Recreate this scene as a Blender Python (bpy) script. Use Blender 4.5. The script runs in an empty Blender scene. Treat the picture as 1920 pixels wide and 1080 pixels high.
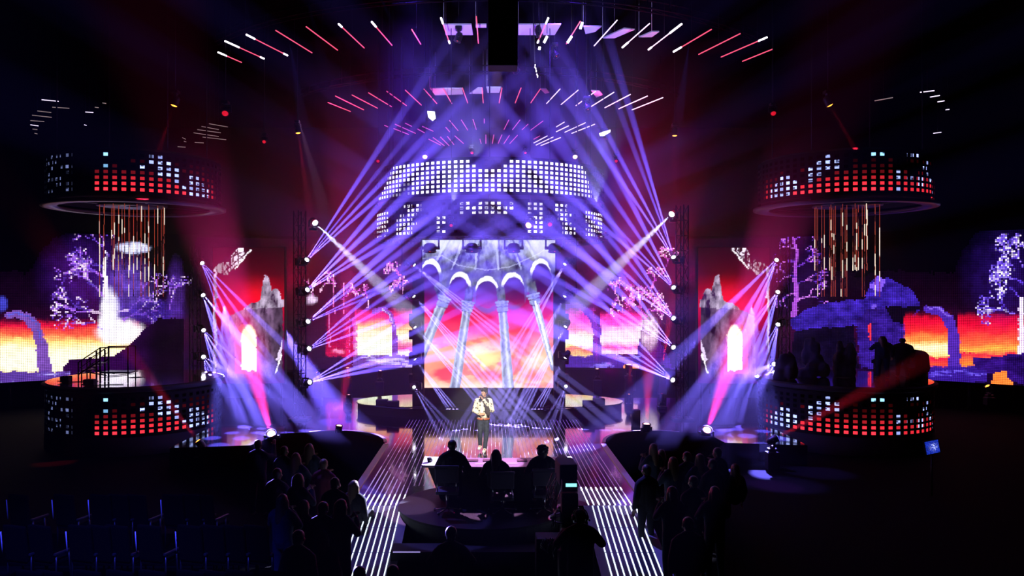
import bpy, bmesh, math, random
import numpy as np
from mathutils import Vector, Matrix, Quaternion, Euler

S = bpy.context.scene
COL = S.collection
random.seed(7)
rng = np.random.RandomState(5)
PI = math.pi
F = 1500.0          # focal length in pixels of the 1920 px frame
CX, CY, EYE = 918.0, 540.0, 4.6

# ------------------------------------------------------------------ camera, haze, exposure
cd = bpy.data.cameras.new('camera')
cam = bpy.data.objects.new('camera', cd)
COL.objects.link(cam)
S.camera = cam
cam.location = (0, 0, EYE)
cam.rotation_euler = (PI / 2, 0, 0)
cd.sensor_width = 36
cd.lens = F / 1920 * 36
cd.shift_x = (960 - CX) / 1920
cd.clip_end = 200

S.view_settings.view_transform = 'Standard'
S.view_settings.look = 'None'
S.view_settings.gamma = 1
S.view_settings.exposure = 0
S.view_settings.use_curve_mapping = False
cy = S.cycles
cy.max_bounces = 4
cy.diffuse_bounces = 1
cy.glossy_bounces = 3
cy.transmission_bounces = 2
cy.volume_bounces = 0
cy.volume_max_steps = 20
cy.transparent_max_bounces = 6
cy.sample_clamp_indirect = 3
cy.use_denoising = True
cy.denoiser = 'OPENIMAGEDENOISE'
cy.caustics_reflective = False
cy.caustics_refractive = False

HAZE = 0.014
w = bpy.data.worlds.new('night_hall')
S.world = w
w.use_nodes = True
nt = w.node_tree
nt.nodes.clear()
wo = nt.nodes.new('ShaderNodeOutputWorld')
vs = nt.nodes.new('ShaderNodeVolumeScatter')
vs.inputs['Density'].default_value = HAZE
vs.inputs['Color'].default_value = (1, 1, 1, 1)
vs.inputs['Anisotropy'].default_value = 0.0
nt.links.new(vs.outputs[0], wo.inputs['Volume'])
# the haze hangs over the stage and thins out towards the stalls, the sides and the roof
w.cycles.volume_step_size = 4.0
geo = nt.nodes.new('ShaderNodeNewGeometry')
mp_ = nt.nodes.new('ShaderNodeMapping')
mp_.vector_type = 'TEXTURE'
mp_.inputs['Location'].default_value = (0, 29.5, 4.5)
mp_.inputs['Scale'].default_value = (16.8, 12.5, 9.4)
gr_ = nt.nodes.new('ShaderNodeTexGradient')
gr_.gradient_type = 'SPHERICAL'
ma_ = nt.nodes.new('ShaderNodeMath')
ma_.operation = 'MULTIPLY_ADD'
ma_.inputs[1].default_value = HAZE * 2.3
ma_.inputs[2].default_value = HAZE * 0.02
mn_ = nt.nodes.new('ShaderNodeMath')
mn_.operation = 'MINIMUM'
mn_.inputs[1].default_value = HAZE * 1.15
nt.links.new(geo.outputs['Position'], mp_.inputs[0])
nt.links.new(mp_.outputs[0], gr_.inputs[0])
nt.links.new(gr_.outputs['Fac'], ma_.inputs[0])
nt.links.new(ma_.outputs[0], mn_.inputs[0])
nt.links.new(mn_.outputs[0], vs.inputs['Density'])


def P(px, py, Y):
    return Vector(((px - CX) * Y / F, Y, EYE - (py - CY) * Y / F))


def PZ(px, py, z):
    """where the sight line through a pixel meets the level z"""
    Y = (EYE - z) * F / (py - CY)
    return Vector(((px - CX) * Y / F, Y, z))


BLUE = (0.16, 0.10, 1.0)
LAV = (0.15, 0.09, 1.0)
ICE = (0.75, 0.85, 1.0)
RED = (1.0, 0.02, 0.06)
PINK = (1.0, 0.03, 0.30)
MAG = (0.9, 0.02, 0.45)


def add_gobo(l, deg, R=0.6, rc=0.16):
    """a steel gobo: one centre hole and a ring of six, projected by the lamp"""
    l.use_nodes = True
    n = l.node_tree
    em = n.nodes['Emission']
    k = 1 / math.tan(math.radians(deg / 2))
    tc = n.nodes.new('ShaderNodeTexCoord')
    sp = n.nodes.new('ShaderNodeSeparateXYZ')
    n.links.new(tc.outputs['Normal'], sp.inputs[0])

    def m(op, a, b=None):
        q = n.nodes.new('ShaderNodeMath')
        q.operation = op
        for i, v in enumerate((a, b)):
            if v is None:
                continue
            if isinstance(v, (int, float)):
                q.inputs[i].default_value = v
            else:
                n.links.new(v, q.inputs[i])
        return q.outputs[0]
    x = m('MULTIPLY', m('DIVIDE', sp.outputs[0], sp.outputs[2]), k)
    y = m('MULTIPLY', m('DIVIDE', sp.outputs[1], sp.outputs[2]), k)
    r = m('SQRT', m('ADD', m('MULTIPLY', x, x), m('MULTIPLY', y, y)))
    th = m('ARCTAN2', y, x)
    ph = m('SUBTRACT', m('FLOORED_MODULO', th, PI / 3), PI / 6)
    u = m('SUBTRACT', m('MULTIPLY', r, m('COSINE', ph)), R)
    v = m('MULTIPLY', r, m('SINE', ph))
    d = m('SQRT', m('ADD', m('MULTIPLY', u, u), m('MULTIPLY', v, v)))
    d = m('MINIMUM', d, r)
    mr = n.nodes.new('ShaderNodeMapRange')
    mr.interpolation_type = 'SMOOTHSTEP'
    mr.inputs['From Min'].default_value = rc * 0.75
    mr.inputs['From Max'].default_value = rc * 1.35
    mr.inputs['To Min'].default_value = 1
    mr.inputs['To Max'].default_value = 0
    n.links.new(d, mr.inputs['Value'])
    n.links.new(mr.outputs[0], em.inputs['Strength'])


def spot(a, b, deg, watt, col, gobo=False, blend=0.15, soft=0.03, parent=None, roll=0.0, start=0.0):
    l = bpy.data.lights.new('lamp_beam', 'SPOT')
    l.energy = watt
    l.color = col
    l.spot_size = math.radians(deg)
    l.spot_blend = blend
    l.shadow_soft_size = soft
    o = bpy.data.objects.new('lamp_beam', l)
    COL.objects.link(o)
    a = Vector(a)
    b = Vector(b)
    d = (b - a).normalized()
    o.location = a + d * start
    o.rotation_euler = (d.to_track_quat('-Z', 'Y') @ Quaternion((0, 0, 1), roll)).to_euler()
    if gobo:
        add_gobo(l, deg)
    if parent is not None:
        o.parent = parent
        o.matrix_parent_inverse = Matrix.Translation(-Vector(parent.location))
    return o


# broad washes: unseen wide spots added above and behind the stage to colour the haze
WASH = [
    # from, to, cone, watt, colour
    ((-2.5, 25, 14.6), (-2.0, 31, 0), 50, 17000, (0.09, 0.03, 1.0)),
    ((2.5, 25, 14.6), (3.5, 31, 0), 50, 17000, (0.12, 0.03, 1.0)),
    ((0.0, 33.5, 5.6), (0.2, 26.0, 13.5), 62, 9000, (0.06, 0.02, 1.0)),
    ((-8.6, 33, 4.8), (-8.0, 26.5, 6.5), 140, 2200, (1.0, 0.0, 0.07)),
    ((8.8, 33, 4.8), (8.4, 26.5, 6.5), 140, 2600, (1.0, 0.0, 0.12)),
    ((-5.5, 36, 0.6), (-5.0, 33, 8), 70, 3500, (1.0, 0.0, 0.40)),
    ((5.5, 36, 0.6), (5.0, 33, 8), 70, 3500, (1.0, 0.0, 0.40)),
]
for a, b, dg, wt, c in WASH:
    spot(a, b, dg, wt, c, blend=1.0, soft=0.3)
# follow spot on the singer
spot((2.0, 1.5, 14.4), (-0.2, 22.5, 0.85), 5.0, 62000, (1.0, 0.9, 0.72), blend=0.3, soft=0.1)

# ------------------------------------------------------------------ materials
MATS = {}


def nodes(m):
    m.use_nodes = True
    return m.node_tree


def pbr(name, col, rough=0.6, metal=0.0, spec=0.5, emis=None, es=0.0, noise=0.0, nscale=20, coat=0.0):
    if name in MATS:
        return MATS[name]
    m = bpy.data.materials.new(name)
    n = nodes(m)
    b = n.nodes['Principled BSDF']
    b.inputs['Base Color'].default_value = (*col, 1)
    b.inputs['Roughness'].default_value = rough
    b.inputs['Metallic'].default_value = metal
    b.inputs['Specular IOR Level'].default_value = spec
    b.inputs['Coat Weight'].default_value = coat
    if noise:
        t = n.nodes.new('ShaderNodeTexNoise')
        t.inputs['Scale'].default_value = nscale
        t.inputs['Detail'].default_value = 4
        mx = n.nodes.new('ShaderNodeMixRGB')
        mx.inputs[1].default_value = (*[c * (1 - noise) for c in col], 1)
        mx.inputs[2].default_value = (*[min(1, c * (1 + noise)) for c in col], 1)
        tc = n.nodes.new('ShaderNodeTexCoord')
        n.links.new(tc.outputs['Object'], t.inputs['Vector'])
        n.links.new(t.outputs[0], mx.inputs[0])
        n.links.new(mx.outputs[0], b.inputs['Base Color'])
    if emis:
        b.inputs['Emission Color'].default_value = (*emis, 1)
        b.inputs['Emission Strength'].default_value = es
        m.cycles.emission_sampling = 'NONE'
    MATS[name] = m
    return m


def led_mat(name, strength):
    """a self-lit display: every diode glows in the colour of its face"""
    m = bpy.data.materials.new(name)
    n = nodes(m)
    n.nodes.clear()
    o = n.nodes.new('ShaderNodeOutputMaterial')
    e = n.nodes.new('ShaderNodeEmission')
    a = n.nodes.new('ShaderNodeVertexColor')
    a.layer_name = 'col'
    e.inputs['Strength'].default_value = strength
    n.links.new(a.outputs[0], e.inputs[0])
    n.links.new(e.outputs[0], o.inputs[0])
    m.cycles.emission_sampling = 'NONE'
    return m


black = pbr('black_paint', (0.012, 0.012, 0.014), 0.7, noise=0.3)
hall = pbr('black_hall', (0.0025, 0.0025, 0.003), 0.9, spec=0.05, noise=0.3, nscale=3)
metal = pbr('dark_metal', (0.03, 0.03, 0.035), 0.35, 0.7, noise=0.2)
plastic = pbr('black_plastic', (0.015, 0.015, 0.018), 0.4)
gloss = pbr('glossy_stage', (0.012, 0.010, 0.016), 0.10, spec=0.9, coat=0.4, noise=0.25, nscale=6)
glossr = pbr('satin_stage', (0.03, 0.025, 0.04), 0.25, spec=0.8, noise=0.25, nscale=6)
kerbm = pbr('pale_kerb', (0.22, 0.20, 0.24), 0.35, noise=0.15, nscale=9)
wood = pbr('pale_wood', (0.45, 0.30, 0.18), 0.3, noise=0.25, nscale=5)
steel = pbr('steel', (0.45, 0.45, 0.5), 0.25, 0.9)
brass = pbr('brass', (0.75, 0.35, 0.15), 0.25, 0.95)
chairm = pbr('chair_white', (0.16, 0.15, 0.2), 0.5)
darkcloth = pbr('dark_cloth', (0.012, 0.012, 0.02), 0.9, noise=0.3)
navycloth = pbr('navy_cloth', (0.015, 0.03, 0.07), 0.9, noise=0.3)
redcloth = pbr('red_cloth', (0.12, 0.01, 0.03), 0.9, noise=0.3)
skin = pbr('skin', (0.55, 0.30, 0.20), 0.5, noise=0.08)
skin_dim = pbr('skin_darkened', (0.25, 0.13, 0.09), 0.5, noise=0.08)  # same skin darkened for the figures in the dark
hairm = pbr('dark_hair', (0.02, 0.012, 0.008), 0.45, noise=0.4, nscale=60)
hairb = pbr('fair_hair', (0.12, 0.08, 0.045), 0.45, noise=0.4, nscale=60)
white_lens = pbr('white_lens', (1, 1, 1), 0.2, emis=(0.85, 0.8, 1.0), es=14)
red_lens = pbr('red_lens', (1, 0.2, 0.1), 0.2, emis=(1.0, 0.16, 0.03), es=9)
amber_lens = pbr('amber_lens', (1, 0.4, 0.1), 0.2, emis=(1.0, 0.32, 0.03), es=5)
pink_lens = pbr('pink_lens', (1, 0.5, 0.5), 0.2, emis=(1.0, 0.42, 0.36), es=6)
dim_lens = pbr('dim_red_lens', (1, 0.1, 0.1), 0.2, emis=(1.0, 0.01, 0.03), es=0.7)
tube_red = pbr('tube_red', (1, 0.3, 0.3), 0.3, emis=(1.0, 0.10, 0.20), es=1.1)
tube_pink = pbr('tube_pink', (1, 0.3, 0.5), 0.3, emis=(0.9, 0.10, 0.42), es=0.9)
tube_pale = pbr('tube_pale', (1, 0.8, 1), 0.3, emis=(0.85, 0.7, 1.0), es=1.7)
tube_faint = pbr('tube_faint', (1, 0.8, 0.8), 0.3, emis=(0.8, 0.6, 0.6), es=0.30)
strip_on = pbr('strip_white', (1, 1, 1), 0.3, emis=(0.72, 0.85, 1.0), es=1.6)
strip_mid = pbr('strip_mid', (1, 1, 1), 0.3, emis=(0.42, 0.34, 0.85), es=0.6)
strip_dim = pbr('strip_dim', (0.5, 0.5, 0.6), 0.2, emis=(0.30, 0.16, 0.55), es=0.30)


# ------------------------------------------------------------------ mesh helpers
class MB:
    def __init__(self):
        self.v, self.f, self.s, self.mi, self.cuts = [], [], [], [], []

    def add(self, vs, fs, smooth=False, mi=0):
        o = len(self.v)
        self.cuts.append(o)
        self.v += [tuple(p) for p in vs]
        self.f += [tuple(i + o for i in f) for f in fs]
        self.s += [smooth] * len(fs)
        self.mi += [mi] * len(fs)
        return self

    def box(self, c, size, rot=None, mi=0):
        x, y, z = [k / 2 for k in size]
        vs = [Vector(p) for p in ((-x, -y, -z), (x, -y, -z), (x, y, -z), (-x, y, -z), (-x, -y, z), (x, -y, z), (x, y, z), (-x, y, z))]
        if rot is not None:
            R = rot if isinstance(rot, Matrix) else Euler(rot).to_matrix()
            vs = [R @ p for p in vs]
        c = Vector(c)
        return self.add([p + c for p in vs], [(0, 3, 2, 1), (4, 5, 6, 7), (0, 1, 5, 4), (1, 2, 6, 5), (2, 3, 7, 6), (3, 0, 4, 7)], mi=mi)

    def rbox(self, c, size, b, rot=None, mi=0):
        """box with chamfered vertical and horizontal edges"""
        bm = bmesh.new()
        bmesh.ops.create_cube(bm, size=1)
        bmesh.ops.scale(bm, vec=size, verts=bm.verts)
        bmesh.ops.bevel(bm, geom=bm.edges[:], offset=b, segments=2, affect='EDGES', profile=0.6)
        R = (Euler(rot).to_matrix() if rot is not None and not isinstance(rot, Matrix) else (rot or Matrix.Identity(3)))
        c = Vector(c)
        bm.verts.index_update()
        vs = [R @ v.co + c for v in bm.verts]
        fs = [[v.index for v in f.verts] for f in bm.faces]
        bm.free()
        return self.add(vs, fs, mi=mi)

    def tube(self, a, b, r, r2=None, n=8, caps=True, mi=0, smooth=True):
        a, b = Vector(a), Vector(b)
        r2 = r if r2 is None else r2
        d = (b - a).normalized()
        u = d.orthogonal().normalized()
        v = d.cross(u)
        vs = []
        for p, rr in ((a, r), (b, r2)):
            for k in range(n):
                t = 2 * PI * k / n
                vs.append(p + u * (math.cos(t) * rr) + v * (math.sin(t) * rr))
        fs = [(k, (k + 1) % n, n + (k + 1) % n, n + k) for k in range(n)]
        self.add(vs, fs, smooth, mi)
        if caps:
            o = len(self.v) - 2 * n
            self.f += [tuple(o + k for k in range(n - 1, -1, -1)), tuple(o + n + k for k in range(n))]
            self.s += [False, False]
            self.mi += [mi, mi]
        return self

    def path(self, pts, r, n=6, mi=0):
        for a, b in zip(pts, pts[1:]):
            self.tube(a, b, r, n=n, mi=mi)
        return self

    def lathe(self, c, prof, n=32, M=None, mi=0, smooth=True, a0=0.0, a1=2 * PI):
        """prof: (radius, height) pairs about the axis through c"""
        c = Vector(c)
        full = abs(a1 - a0 - 2 * PI) < 1e-6
        m = n if full else n + 1
        vs = []
        for r, h in prof:
            for k in range(m):
                t = a0 + (a1 - a0) * k / n
                p = Vector((r * math.cos(t), r * math.sin(t), h))
                if M is not None:
                    p = M @ p
                vs.append(p + c)
        fs = []
        for i in range(len(prof) - 1):
            for k in range(n):
                k2 = (k + 1) % m
                fs.append((i * m + k, i * m + k2, (i + 1) * m + k2, (i + 1) * m + k))
        return self.add(vs, fs, smooth, mi)

    def ell(self, c, r, n=12, M=None, mi=0):
        if isinstance(r, (int, float)):
            r = (r, r, r)
        prof = []
        vs, fs = [], []
        for i in range(n // 2 + 1):
            ph = -PI / 2 + PI * i / (n // 2)
            for k in range(n):
                t = 2 * PI * k / n
                p = Vector((r[0] * math.cos(ph) * math.cos(t), r[1] * math.cos(ph) * math.sin(t), r[2] * math.sin(ph)))
                if M is not None:
                    p = M @ p
                vs.append(p + Vector(c))
        for i in range(n // 2):
            for k in range(n):
                fs.append((i * n + k, i * n + (k + 1) % n, (i + 1) * n + (k + 1) % n, (i + 1) * n + k))
        return self.add(vs, fs, True, mi)

    def capsule(self, a, b, r1, r2, n=12, flat=None):
        """tapered limb between two joints, closed by half balls"""
        a, b = Vector(a), Vector(b)
        d = b - a
        L = d.length
        d.normalize()
        q = Vector((0, 0, 1)).rotation_difference(d).to_matrix()
        if flat is not None:
            q = q @ Matrix.Diagonal(flat)
        prof = [(0.001, -r1)]
        for i in range(1, 5):
            t = -PI / 2 + PI / 2 * i / 4
            prof.append((r1 * math.cos(t), r1 * math.sin(t)))
        for i in range(0, 4):
            t = PI / 2 * i / 4
            prof.append((r2 * math.cos(t), L + r2 * math.sin(t)))
        prof.append((0.001, L + r2))
        return self.lathe(a, prof, n, q)

    def build(self, name, mat, parent=None, local=None):
        me = bpy.data.meshes.new(name)
        me.from_pydata(self.v, [], self.f)
        me.polygons.foreach_set('use_smooth', self.s)
        mats = mat if isinstance(mat, (list, tuple)) else [mat]
        for m in mats:
            me.materials.append(m)
        if len(mats) > 1:
            me.polygons.foreach_set('material_index', self.mi)
        me.update()
        o = bpy.data.objects.new(name, me)
        COL.objects.link(o)
        if parent is not None:
            o.parent = parent
        return o


def child(o, parent):
    o.parent = parent
    o.matrix_parent_inverse = Matrix.Translation(-Vector(parent.location))
    return o


def build_each(mb, name, mat, parent):
    """every solid of the builder becomes a part of its own"""
    cuts = mb.cuts + [len(mb.v)]
    for a, b in zip(cuts, cuts[1:]):
        one = MB()
        one.v = mb.v[a:b]
        for f, s_ in zip(mb.f, mb.s):
            if a <= f[0] < b:
                one.f.append(tuple(i - a for i in f))
                one.s.append(s_)
                one.mi.append(0)
        child(one.build(name, mat), parent)


def tag(o, label, cat, group=None, kind=None):
    if label:
        o['label'] = label
    if cat:
        o['category'] = cat
    if group:
        o['group'] = group
    if kind:
        o['kind'] = kind
    return o


def empty(name, loc, rz=0.0):
    o = bpy.data.objects.new(name, None)
    o.empty_display_size = 0.1
    COL.objects.link(o)
    o.location = loc
    o.rotation_euler = (0, 0, rz)
    return o


def copy_tree(o, parent=None):
    c = o.copy()
    COL.objects.link(c)
    c.parent = parent
    for ch in o.children:
        copy_tree(ch, c)
    return c


def struct(name, mb, mat):
    o = mb.build(name, mat)
    o['kind'] = 'structure'
    return o


ORD = ('first second third fourth fifth sixth seventh eighth ninth tenth eleventh twelfth thirteenth fourteenth fifteenth sixteenth '
       'seventeenth eighteenth nineteenth twentieth').split()


def nth(i, n, a='left', b='right'):
    """counted from whichever end is closer"""
    if i <= (n - 1) / 2:
        return ('%smost' % a) if i == 0 else '%s from the %s' % (ORD[i], a)
    j = n - 1 - i
    return ('%smost' % b) if j == 0 else '%s from the %s' % (ORD[j], b)


# ------------------------------------------------------------------ the hall
GZ = -0.6   # floor of the audience
struct('floor', MB().box((0, 24, GZ - 0.1), (60, 60, 0.2)), hall)
struct('ceiling', MB().box((0, 24, 15.1), (60, 60, 0.2)), pbr('black_ceiling', (0.0006, 0.0006, 0.0007), 1.0, spec=0.0))
struct('wall_back', MB().box((0, 52, 7), (60, 0.3, 16)), hall)
struct('wall_left', MB().box((-30, 24, 7), (0.3, 60, 16)), hall)
struct('wall_right', MB().box((30, 24, 7), (0.3, 60, 16)), hall)

# stage deck: level floor with a concave front left and right of the catwalk
XL, XR = -2.98, 3.28


def arc_pts(cx, cy_, rx, ry, a0, a1, n):
    return [(cx + rx * math.cos(a0 + (a1 - a0) * k / n), cy_ + ry * math.sin(a0 + (a1 - a0) * k / n)) for k in range(n + 1)]


outline = [(-9.2, 23.0), (-7.0, 23.4), (-6.6, 25.3)]
outline += arc_pts(-4.9, 23.6, 1.75, 2.2, PI / 2 + 0.5, 0.12, 12)
outline += [(XL, 23.4), (XL, 16.9), (XR, 16.9), (XR, 23.4)]
outline += arc_pts(5.2, 23.6, 1.75, 2.2, PI - 0.12, PI / 2 - 0.5, 12)
outline += [(6.9, 25.3), (7.0, 23.8), (9.3, 23.4), (9.3, 26.6), (11.5, 31.0), (11.5, 33.5), (-11.5, 33.5), (-11.5, 31.0), (-9.2, 26.4)]


def slab(pts, z0, z1):
    n = len(pts)
    mb = MB()
    vs = [(x, y, z0) for x, y in pts] + [(x, y, z1) for x, y in pts]
    fs = [tuple(range(n, 2 * n)), tuple(range(n - 1, -1, -1))]
    fs += [(k, (k + 1) % n, n + (k + 1) % n, n + k) for k in range(n)]
    return mb.add(vs, fs)


deck = empty('stage_deck', (0, 22, GZ))
tag(deck, 'wide dark glossy stage floor with the singer on its thin glowing lines', 'stage')


bm = bmesh.new()
lo = [bm.verts.new((x, y, GZ)) for x, y in outline]
hi = [bm.verts.new((x, y, 0)) for x, y in outline]
bm.faces.new(hi)
for k in range(len(outline)):
    bm.faces.new((lo[k], lo[(k + 1) % len(outline)], hi[(k + 1) % len(outline)], hi[k]))
bmesh.ops.triangulate(bm, faces=[f for f in bm.faces if len(f.verts) > 4])
me = bpy.data.meshes.new('deck_surface')
bm.to_mesh(me)
bm.free()
me.materials.append(gloss)
o = bpy.data.objects.new('deck_surface', me)
COL.objects.link(o)
child(o, deck)
# pale kerbs along both sides of the catwalk and round the two bays
for s, name in ((-1, 'kerb'), (1, 'kerb')):
    x = XL - 0.06 if s < 0 else XR + 0.06
    mb = MB().box((x, 20.2, 0.012), (0.15, 6.6, 0.03))
    cxx = -4.9 if s < 0 else 5.2
    aa = (PI / 2 + 0.5, 0.12) if s < 0 else (PI - 0.12, PI / 2 - 0.5)
    pts = arc_pts(cxx, 23.6, 1.75, 2.2, aa[0], aa[1], 20)
    pin = arc_pts(cxx, 23.6, 1.85, 2.28, aa[0], aa[1], 20)
    n = len(pts)
    mb.add([(a, b, 0.012) for a, b in pts] + [(a, b, 0.012) for a, b in pin], [(k, k + 1, n + k + 1, n + k) for k in range(n - 1)])
    child(mb.build('kerb', kerbm), deck)
# glowing floor lines, spacing as on the photo
SP = 0.1135
nstr = int((3.08 + 2.78) / SP) + 1
jud_y = 18.6
for k in range(nstr):
    x = -2.78 + k * SP
    left_arm = x < -1.80
    right_arm = x > 2.10
    y0 = 16.96 if (left_arm or right_arm) else jud_y
    mb = MB()
    mb.box((x, (y0 + 27.9) / 2, 0.004), (0.012, 27.9 - y0, 0.008), mi=0)  # far stretch only reflects; that light is put in as a dim glow
    if left_arm:
        j = k
        mb.box((x, (16.96 + 20.6 - j * 0.28) / 2, 0.006), (0.016, 20.6 - j * 0.28 - 16.96, 0.012), mi=1)
        mb.box((x, (16.96 + 17.8) / 2, 0.008), (0.022, 0.84, 0.016), mi=2)
    if right_arm:
        mb.box((x, (16.96 + 18.4) / 2, 0.006), (0.015, 1.44, 0.012), mi=1)
        mb.box((x, 18.3, 0.008), (0.026, 0.25, 0.016), mi=2)
        mb.box((x, 17.15, 0.008), (0.02, 0.38, 0.016), mi=2)
    else:
        for q in range(3):
            yy = random.uniform(19.5, 27)
            mb.box((x, yy, 0.005), (0.014, random.uniform(0.15, 0.7), 0.010), mi=1)  # glints along the strips put in as brighter glowing pieces
    child(mb.build('light_strip', [strip_dim, strip_mid, strip_on]), deck)

# two ramps running down to the audience floor, nine light strips each
SL = 0.19
YR = 14.05


def ramp(x0, x1, first, sidename):
    r = empty('catwalk_ramp', ((x0 + x1) / 2, 15.5, GZ))
    z = lambda y: -(16.9 - y) * SL
    mb = MB()
    vs = [(x0, 16.9, 0), (x1, 16.9, 0), (x1, YR - 0.3, z(YR - 0.3)), (x0, YR - 0.3, z(YR - 0.3))]
    vs += [(a, b, GZ - 0.02) for a, b, c in vs]
    mb.add(vs, [(3, 2, 1, 0), (0, 1, 5, 4), (1, 2, 6, 5), (2, 3, 7, 6), (3, 0, 4, 7)])
    child(mb.build('ramp_surface', glossr), r)
    for xx in (x0 + 0.09, x1 - 0.09):
        mb = MB()
        a, b = 16.9, YR - 0.3
        mb.add([(xx - 0.085, a, 0.004), (xx + 0.085, a, 0.004), (xx + 0.085, b, z(b) + 0.004), (xx - 0.085, b, z(b) + 0.004)], [(3, 2, 1, 0)])
        mb.add([(xx - 0.085, a, -0.02), (xx + 0.085, a, -0.02), (xx + 0.085, b, z(b) - 0.02), (xx - 0.085, b, z(b) - 0.02)], [(0, 1, 2, 3)])
        child(mb.build('kerb', kerbm), r)
    for k in range(9):
        x = first + k * SP * 1.0
        mb = MB()
        for a, b in ((16.88, 15.95), (15.92, 15.0), (14.97, YR)):
            mb.add([(x - 0.012, a, z(a) + 0.012), (x + 0.012, a, z(a) + 0.012), (x + 0.012, b, z(b) + 0.012), (x - 0.012, b, z(b) + 0.012)], [(3, 2, 1, 0)])
            mb.add([(x - 0.012, a, z(a) + 0.0), (x - 0.012, a, z(a) + 0.012), (x - 0.012, b, z(b) + 0.012), (x - 0.012, b, z(b) + 0.0)], [(0, 1, 2, 3)])
        child(mb.build('light_strip', strip_on), r)
    return r


tag(ramp(-2.98, -1.68, -2.78, 'left'), 'dark catwalk ramp with nine white light lines, on the left side of the judges', 'ramp', 'catwalk ramps')
tag(ramp(1.98, 3.28, 2.17, 'right'), 'dark catwalk ramp with nine white light lines, on the right beside the camera operator', 'ramp', 'catwalk ramps')

# round rear platform under the video screen
plat = empty('round_platform', (0, 30, 0))
tag(plat, 'low wide oval riser at the back of the stage beneath the big screen', 'platform')


def oval(mb, cx, cyy, rx, ry, z0, z1, n=64, mi=0):
    vs, fs = [], []
    for z in (z0, z1):
        for k in range(n):
            t = 2 * PI * k / n
            vs.append((cx + rx * math.cos(t), cyy + ry * math.sin(t), z))
    fs = [(k, (k + 1) % n, n + (k + 1) % n, n + k) for k in range(n)] + [tuple(range(n, 2 * n))]
    return mb.add(vs, fs, mi=mi)


child(oval(MB(), 0, 30.1, 4.95, 2.3, 0.0, 0.33).build('riser_body', black), plat)
child(oval(MB(), 0, 30.1, 5.0, 2.35, 0.33, 0.36).build('riser_top', gloss), plat)
for s in (-1, 1):
    pts = [Vector((s * 4.5, 28.9, 0.375)), Vector((s * 3.6, 28.5, 0.375)), Vector((s * 3.0, 28.35, 0.375)), Vector((s * 2.2, 28.5, 0.375)), Vector((s * 1.9, 28.3, 0.375))]
    tag(MB().path(pts, 0.015).build('power_cable', plastic), 'black cable lying on the oval riser, %s of the screen' % ('left' if s < 0 else 'right'), 'cable', 'cables on the riser')
for x, y in ((-3.9, 29.0), (-3.45, 28.6), (3.55, 28.7), (4.0, 29.3)):
    o = MB().rbox((x, y, 0.36 + 0.10), (0.42, 0.3, 0.2), 0.02)
    o.rbox((x, y - 0.155, 0.36 + 0.10), (0.36, 0.01, 0.14), 0.003)
    tag(o.build('monitor_speaker', black), 'small black wedge speaker lying on the oval riser, %s' % {-3.9: 'outer one left of the screen', -3.45: 'inner one left of the screen', 3.55: 'inner one right of the screen', 4.0: 'outer one right of the screen'}[x], 'speaker', 'wedge speakers on the riser')

# small stairs in the bays beside the catwalk
for s in (-1, 1):
    t = empty('bay_steps', (s * 4.1, 24.3, GZ))
    mx = P(716, 828, 23.4) if s < 0 else P(1133, 822, 23.9)
    child(MB().box((mx.x, 24.2, -0.12), (0.62, 0.35, 0.05)).build('tread', wood), t)
    child(MB().box((mx.x - s * 0.1, 23.75, -0.34), (0.5, 0.35, 0.05)).build('tread', wood), t)
    mb = MB()
    for dx in (-0.28, 0.28):
        mb.tube((mx.x + dx, 24.2, GZ), (mx.x + dx, 24.2, -0.12), 0.02)
        mb.tube((mx.x - s * 0.1 + dx * 0.8, 23.75, GZ), (mx.x - s * 0.1 + dx * 0.8, 23.75, -0.34), 0.02)
    child(mb.build('stair_frame', metal), t)
    tag(t, 'little wooden steps in the dark bay %s of the catwalk' % ('left' if s < 0 else 'right'), 'steps', 'steps beside the catwalk')


# ------------------------------------------------------------------ pictures shown by the displays
def lin(c):
    c = np.asarray(c, float)
    return np.where(c <= 0.04045, c / 12.92, ((c + 0.055) / 1.055) ** 2.4)


def L8(r, g, b):
    return lin(np.array([r, g, b]) / 255.0)


def vnoise(X, Y, s, seed):
    r = np.random.RandomState(seed)
    G = r.rand(96, 96)
    x, y = X / s + 37.1, Y / s + 11.7
    xi, yi = np.floor(x).astype(int), np.floor(y).astype(int)
    fx, fy = x - xi, y - yi
    fx, fy = fx * fx * (3 - 2 * fx), fy * fy * (3 - 2 * fy)
    g = lambda a, b: G[b % 96, a % 96]
    return (g(xi, yi) * (1 - fx) + g(xi + 1, yi) * fx) * (1 - fy) + (g(xi, yi + 1) * (1 - fx) + g(xi + 1, yi + 1) * fx) * fy


def fbm(X, Y, s, seed, o=4):
    t, a, n = 0, 1.0, 0
    for k in range(o):
        t = t + a * vnoise(X, Y, s / 2 ** k, seed + k)
        n += a
        a *= 0.55
    return t / n


def sm(x, a, b):
    t = np.clip((x - a) / (b - a + 1e-9), 0, 1)
    return t * t * (3 - 2 * t)


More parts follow.
